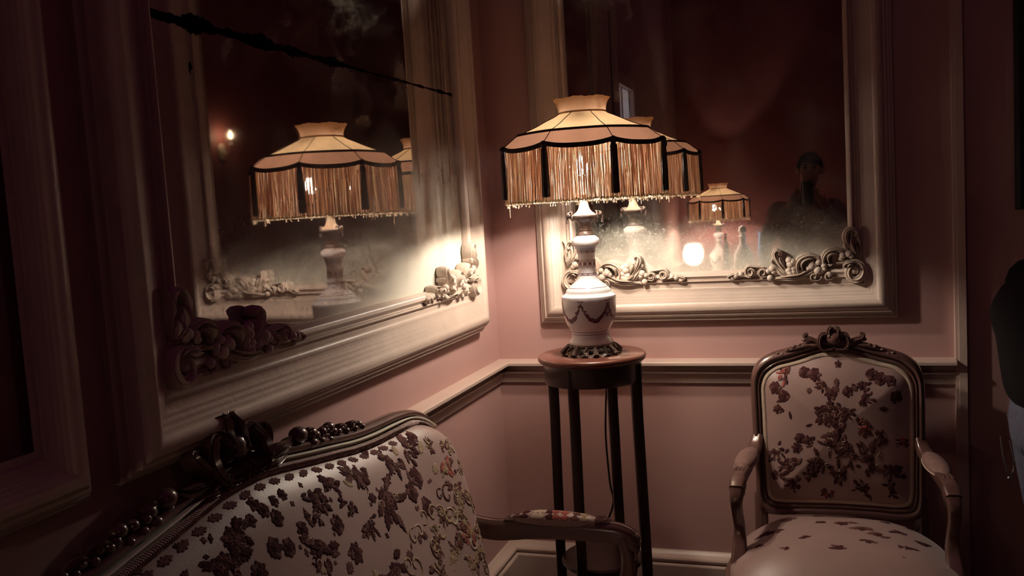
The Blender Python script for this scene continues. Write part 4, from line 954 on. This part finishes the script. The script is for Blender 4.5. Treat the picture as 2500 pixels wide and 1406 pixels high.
cam_pose = dict(pelvis=(-.02, 0, .92), belly=(-.01, 0, 1.08), chest=(0, 0, 1.28), neck=(.01, 0, 1.50), jaw=(.03, -.03, 1.575), head=(.035, -.035, 1.665), crown=(.03, -.035, 1.755), lsh=(0, .19, 1.38), lel=(.10, .27, 1.17), lwr=(.26, .12, 1.40), lpalm=(.30, .09, 1.45), rsh=(0, -.19, 1.38), rel=(.10, -.27, 1.17), rwr=(.26, -.12, 1.40), rpalm=(.30, -.09, 1.45),
                lhip=(-.02, .09, .87), lkn=(.01, .10, .48), lan=(-.02, .11, .09), ltoe=(.12, .13, .035), rhip=(-.02, -.09, .87), rkn=(.01, -.10, .48), ran=(-.02, -.11, .09), rtoe=(.12, -.13, .035), look=(1, 0, -.05), curl=(.1, 0, 1), jr=(1, 1, 1, 1))
person((1.150, -3.60, 0), (0, 1), 'person in brown shirt holding up a phone, faint in the back mirror', cam_pose, PM2)
mb = MB(); mb.sweep([(1.162, -3.238, 1.42), (1.162, -3.238, 1.575)], lambda i, t: rrect(.037, .004, .5), up=(0, 1, 0)); tag(mb.build('phone', M['phone'], None), 'black phone held up by the person seen in the back mirror', 'phone')

# ------------------------------------------------------------------ far end of the room (seen only in the mirrors)
r = thing('console_table', (.48, -4.86, 0), 'white-draped console table under the far lamp in the mirror', 'table')
mb = MB(); mb.box((.04, -5.18, .775), (.98, -4.56, .80)); mb.build('table_top', M['walnut'], r, smooth=False)
for x, y in ((.10, -5.12), (.92, -5.12), (.10, -4.62), (.92, -4.62)):
    mb = MB(); mb.sweep([(x, y, .78), (x, y, 0)], lambda i, t: rrect(.025 - .007 * t, .025 - .007 * t, .3), up=(0, 1, 0)); mb.build('leg', M['walnut'], r)
mb = MB(); rows = []
for q, zz in ((.90, .804), (1.0, .803), (1.02, .795), (1.025, .70), (1.035, .60), (1.03, .52)):
    row = []
    for k in range(80):
        a = 2 * PI * k / 80; e = .35; cx = abs(math.cos(a)) ** e * (1 if math.cos(a) > 0 else -1); sy = abs(math.sin(a)) ** e * (1 if math.sin(a) > 0 else -1); wv = 1 + (.015 * math.sin(13 * a) if zz < .75 else 0)
        row.append((.51 + .475 * cx * q * wv, -4.87 + .315 * sy * q * wv, zz))
    rows.append(row)
mb.grid(rows, closed_u=True); mb.add(rows[0], [tuple(range(80))]); tag(mb.build('tablecloth', M['cloth'], None), 'white cloth hanging over the far console table', 'tablecloth')
def copy_tree(o, parent=None):
    c = o.copy(); COL.objects.link(c); c.parent = parent
    for ch in list(o.children):
        if ch.name.startswith('power_cord'): continue
        copy_tree(ch, c)
    return c
lamp2 = copy_tree(lamp1); lamp2.location = (.40, -4.90, .806); lamp2['label'] = 'second fringed lamp, lit, at the far end of the room in the mirror'
def vessel(name, prof, x, y, mt, label, cat):
    mb = MB(); mb.lathe(prof, (x, y, .804), 20); return tag(mb.build(name, mt, None), label, cat)
vessel('decanter', [(.04, 0), (.075, .005), (.085, .08), (.080, .19), (.045, .26), (.026, .29), (.026, .34), (.04, .35), (.016, .365), (.036, .39), (.028, .43), (.004, .445)], .62, -4.70, M['clearglass'], 'cut crystal decanter right of the far lamp', 'decanter')
vessel('bottle', [(.03, 0), (.036, .004), (.036, .22), (.030, .27), (.014, .31), (.014, .38), (.017, .385), (.010, .39)], .480, -4.63, M['redglass'], 'red bottle before the far lamp', 'bottle')
vessel('vase', [(.03, 0), (.034, .005), (.05, .12), (.058, .25), (.048, .34), (.052, .38), (.040, .38)], .80, -4.74, M['blueglass'], 'blue glass vase on the far console table', 'vase')
r = thing('candle_lamp', (.19, -4.72, .804), 'glowing glass candle lamp left of the far lamp', 'candle')
mb = MB(); mb.lathe([(.03, 0), (.055, .004), (.055, .012), (.014, .02), (.012, .10), (.04, .115)], (.19, -4.72, .804), 20); mb.build('candle_foot', M['brass'], r)
mb = MB(); mb.lathe([(.03, .115), (.065, .135), (.088, .18), (.088, .24), (.066, .29), (.045, .30)], (.19, -4.72, .804), 20); mb.build('glass_globe', M['candle'], r)
r = thing('wall_sconce', (ROOM_X, -3.05, 2.16), 'small lit brass sconce, a bright spot in the left mirror', 'lamp')
mb = MB(); mb.sphere((ROOM_X - .008, -3.05, 2.12), .05, sc_=(.2, 1, 1.5)); mb.tube(catmull([(ROOM_X - .01, -3.05, 2.12), (ROOM_X - .07, -3.05, 2.09), (ROOM_X - .10, -3.05, 2.13), (ROOM_X - .10, -3.05, 2.18)], 5), .007, 8); mb.lathe([(.004, 0), (.022, .004), (.018, .012), (.010, .016), (.010, .05)], (ROOM_X - .10, -3.05, 2.17), 14); mb.build('sconce_arm', M['brass'], r)
mb = MB(); mb.lathe([(.004, .05), (.014, .06), (.020, .078), (.015, .098), (.006, .116), (.002, .125)], (ROOM_X - .10, -3.05, 2.17), 14); mb.build('bulb', M['sconcebulb'], r)
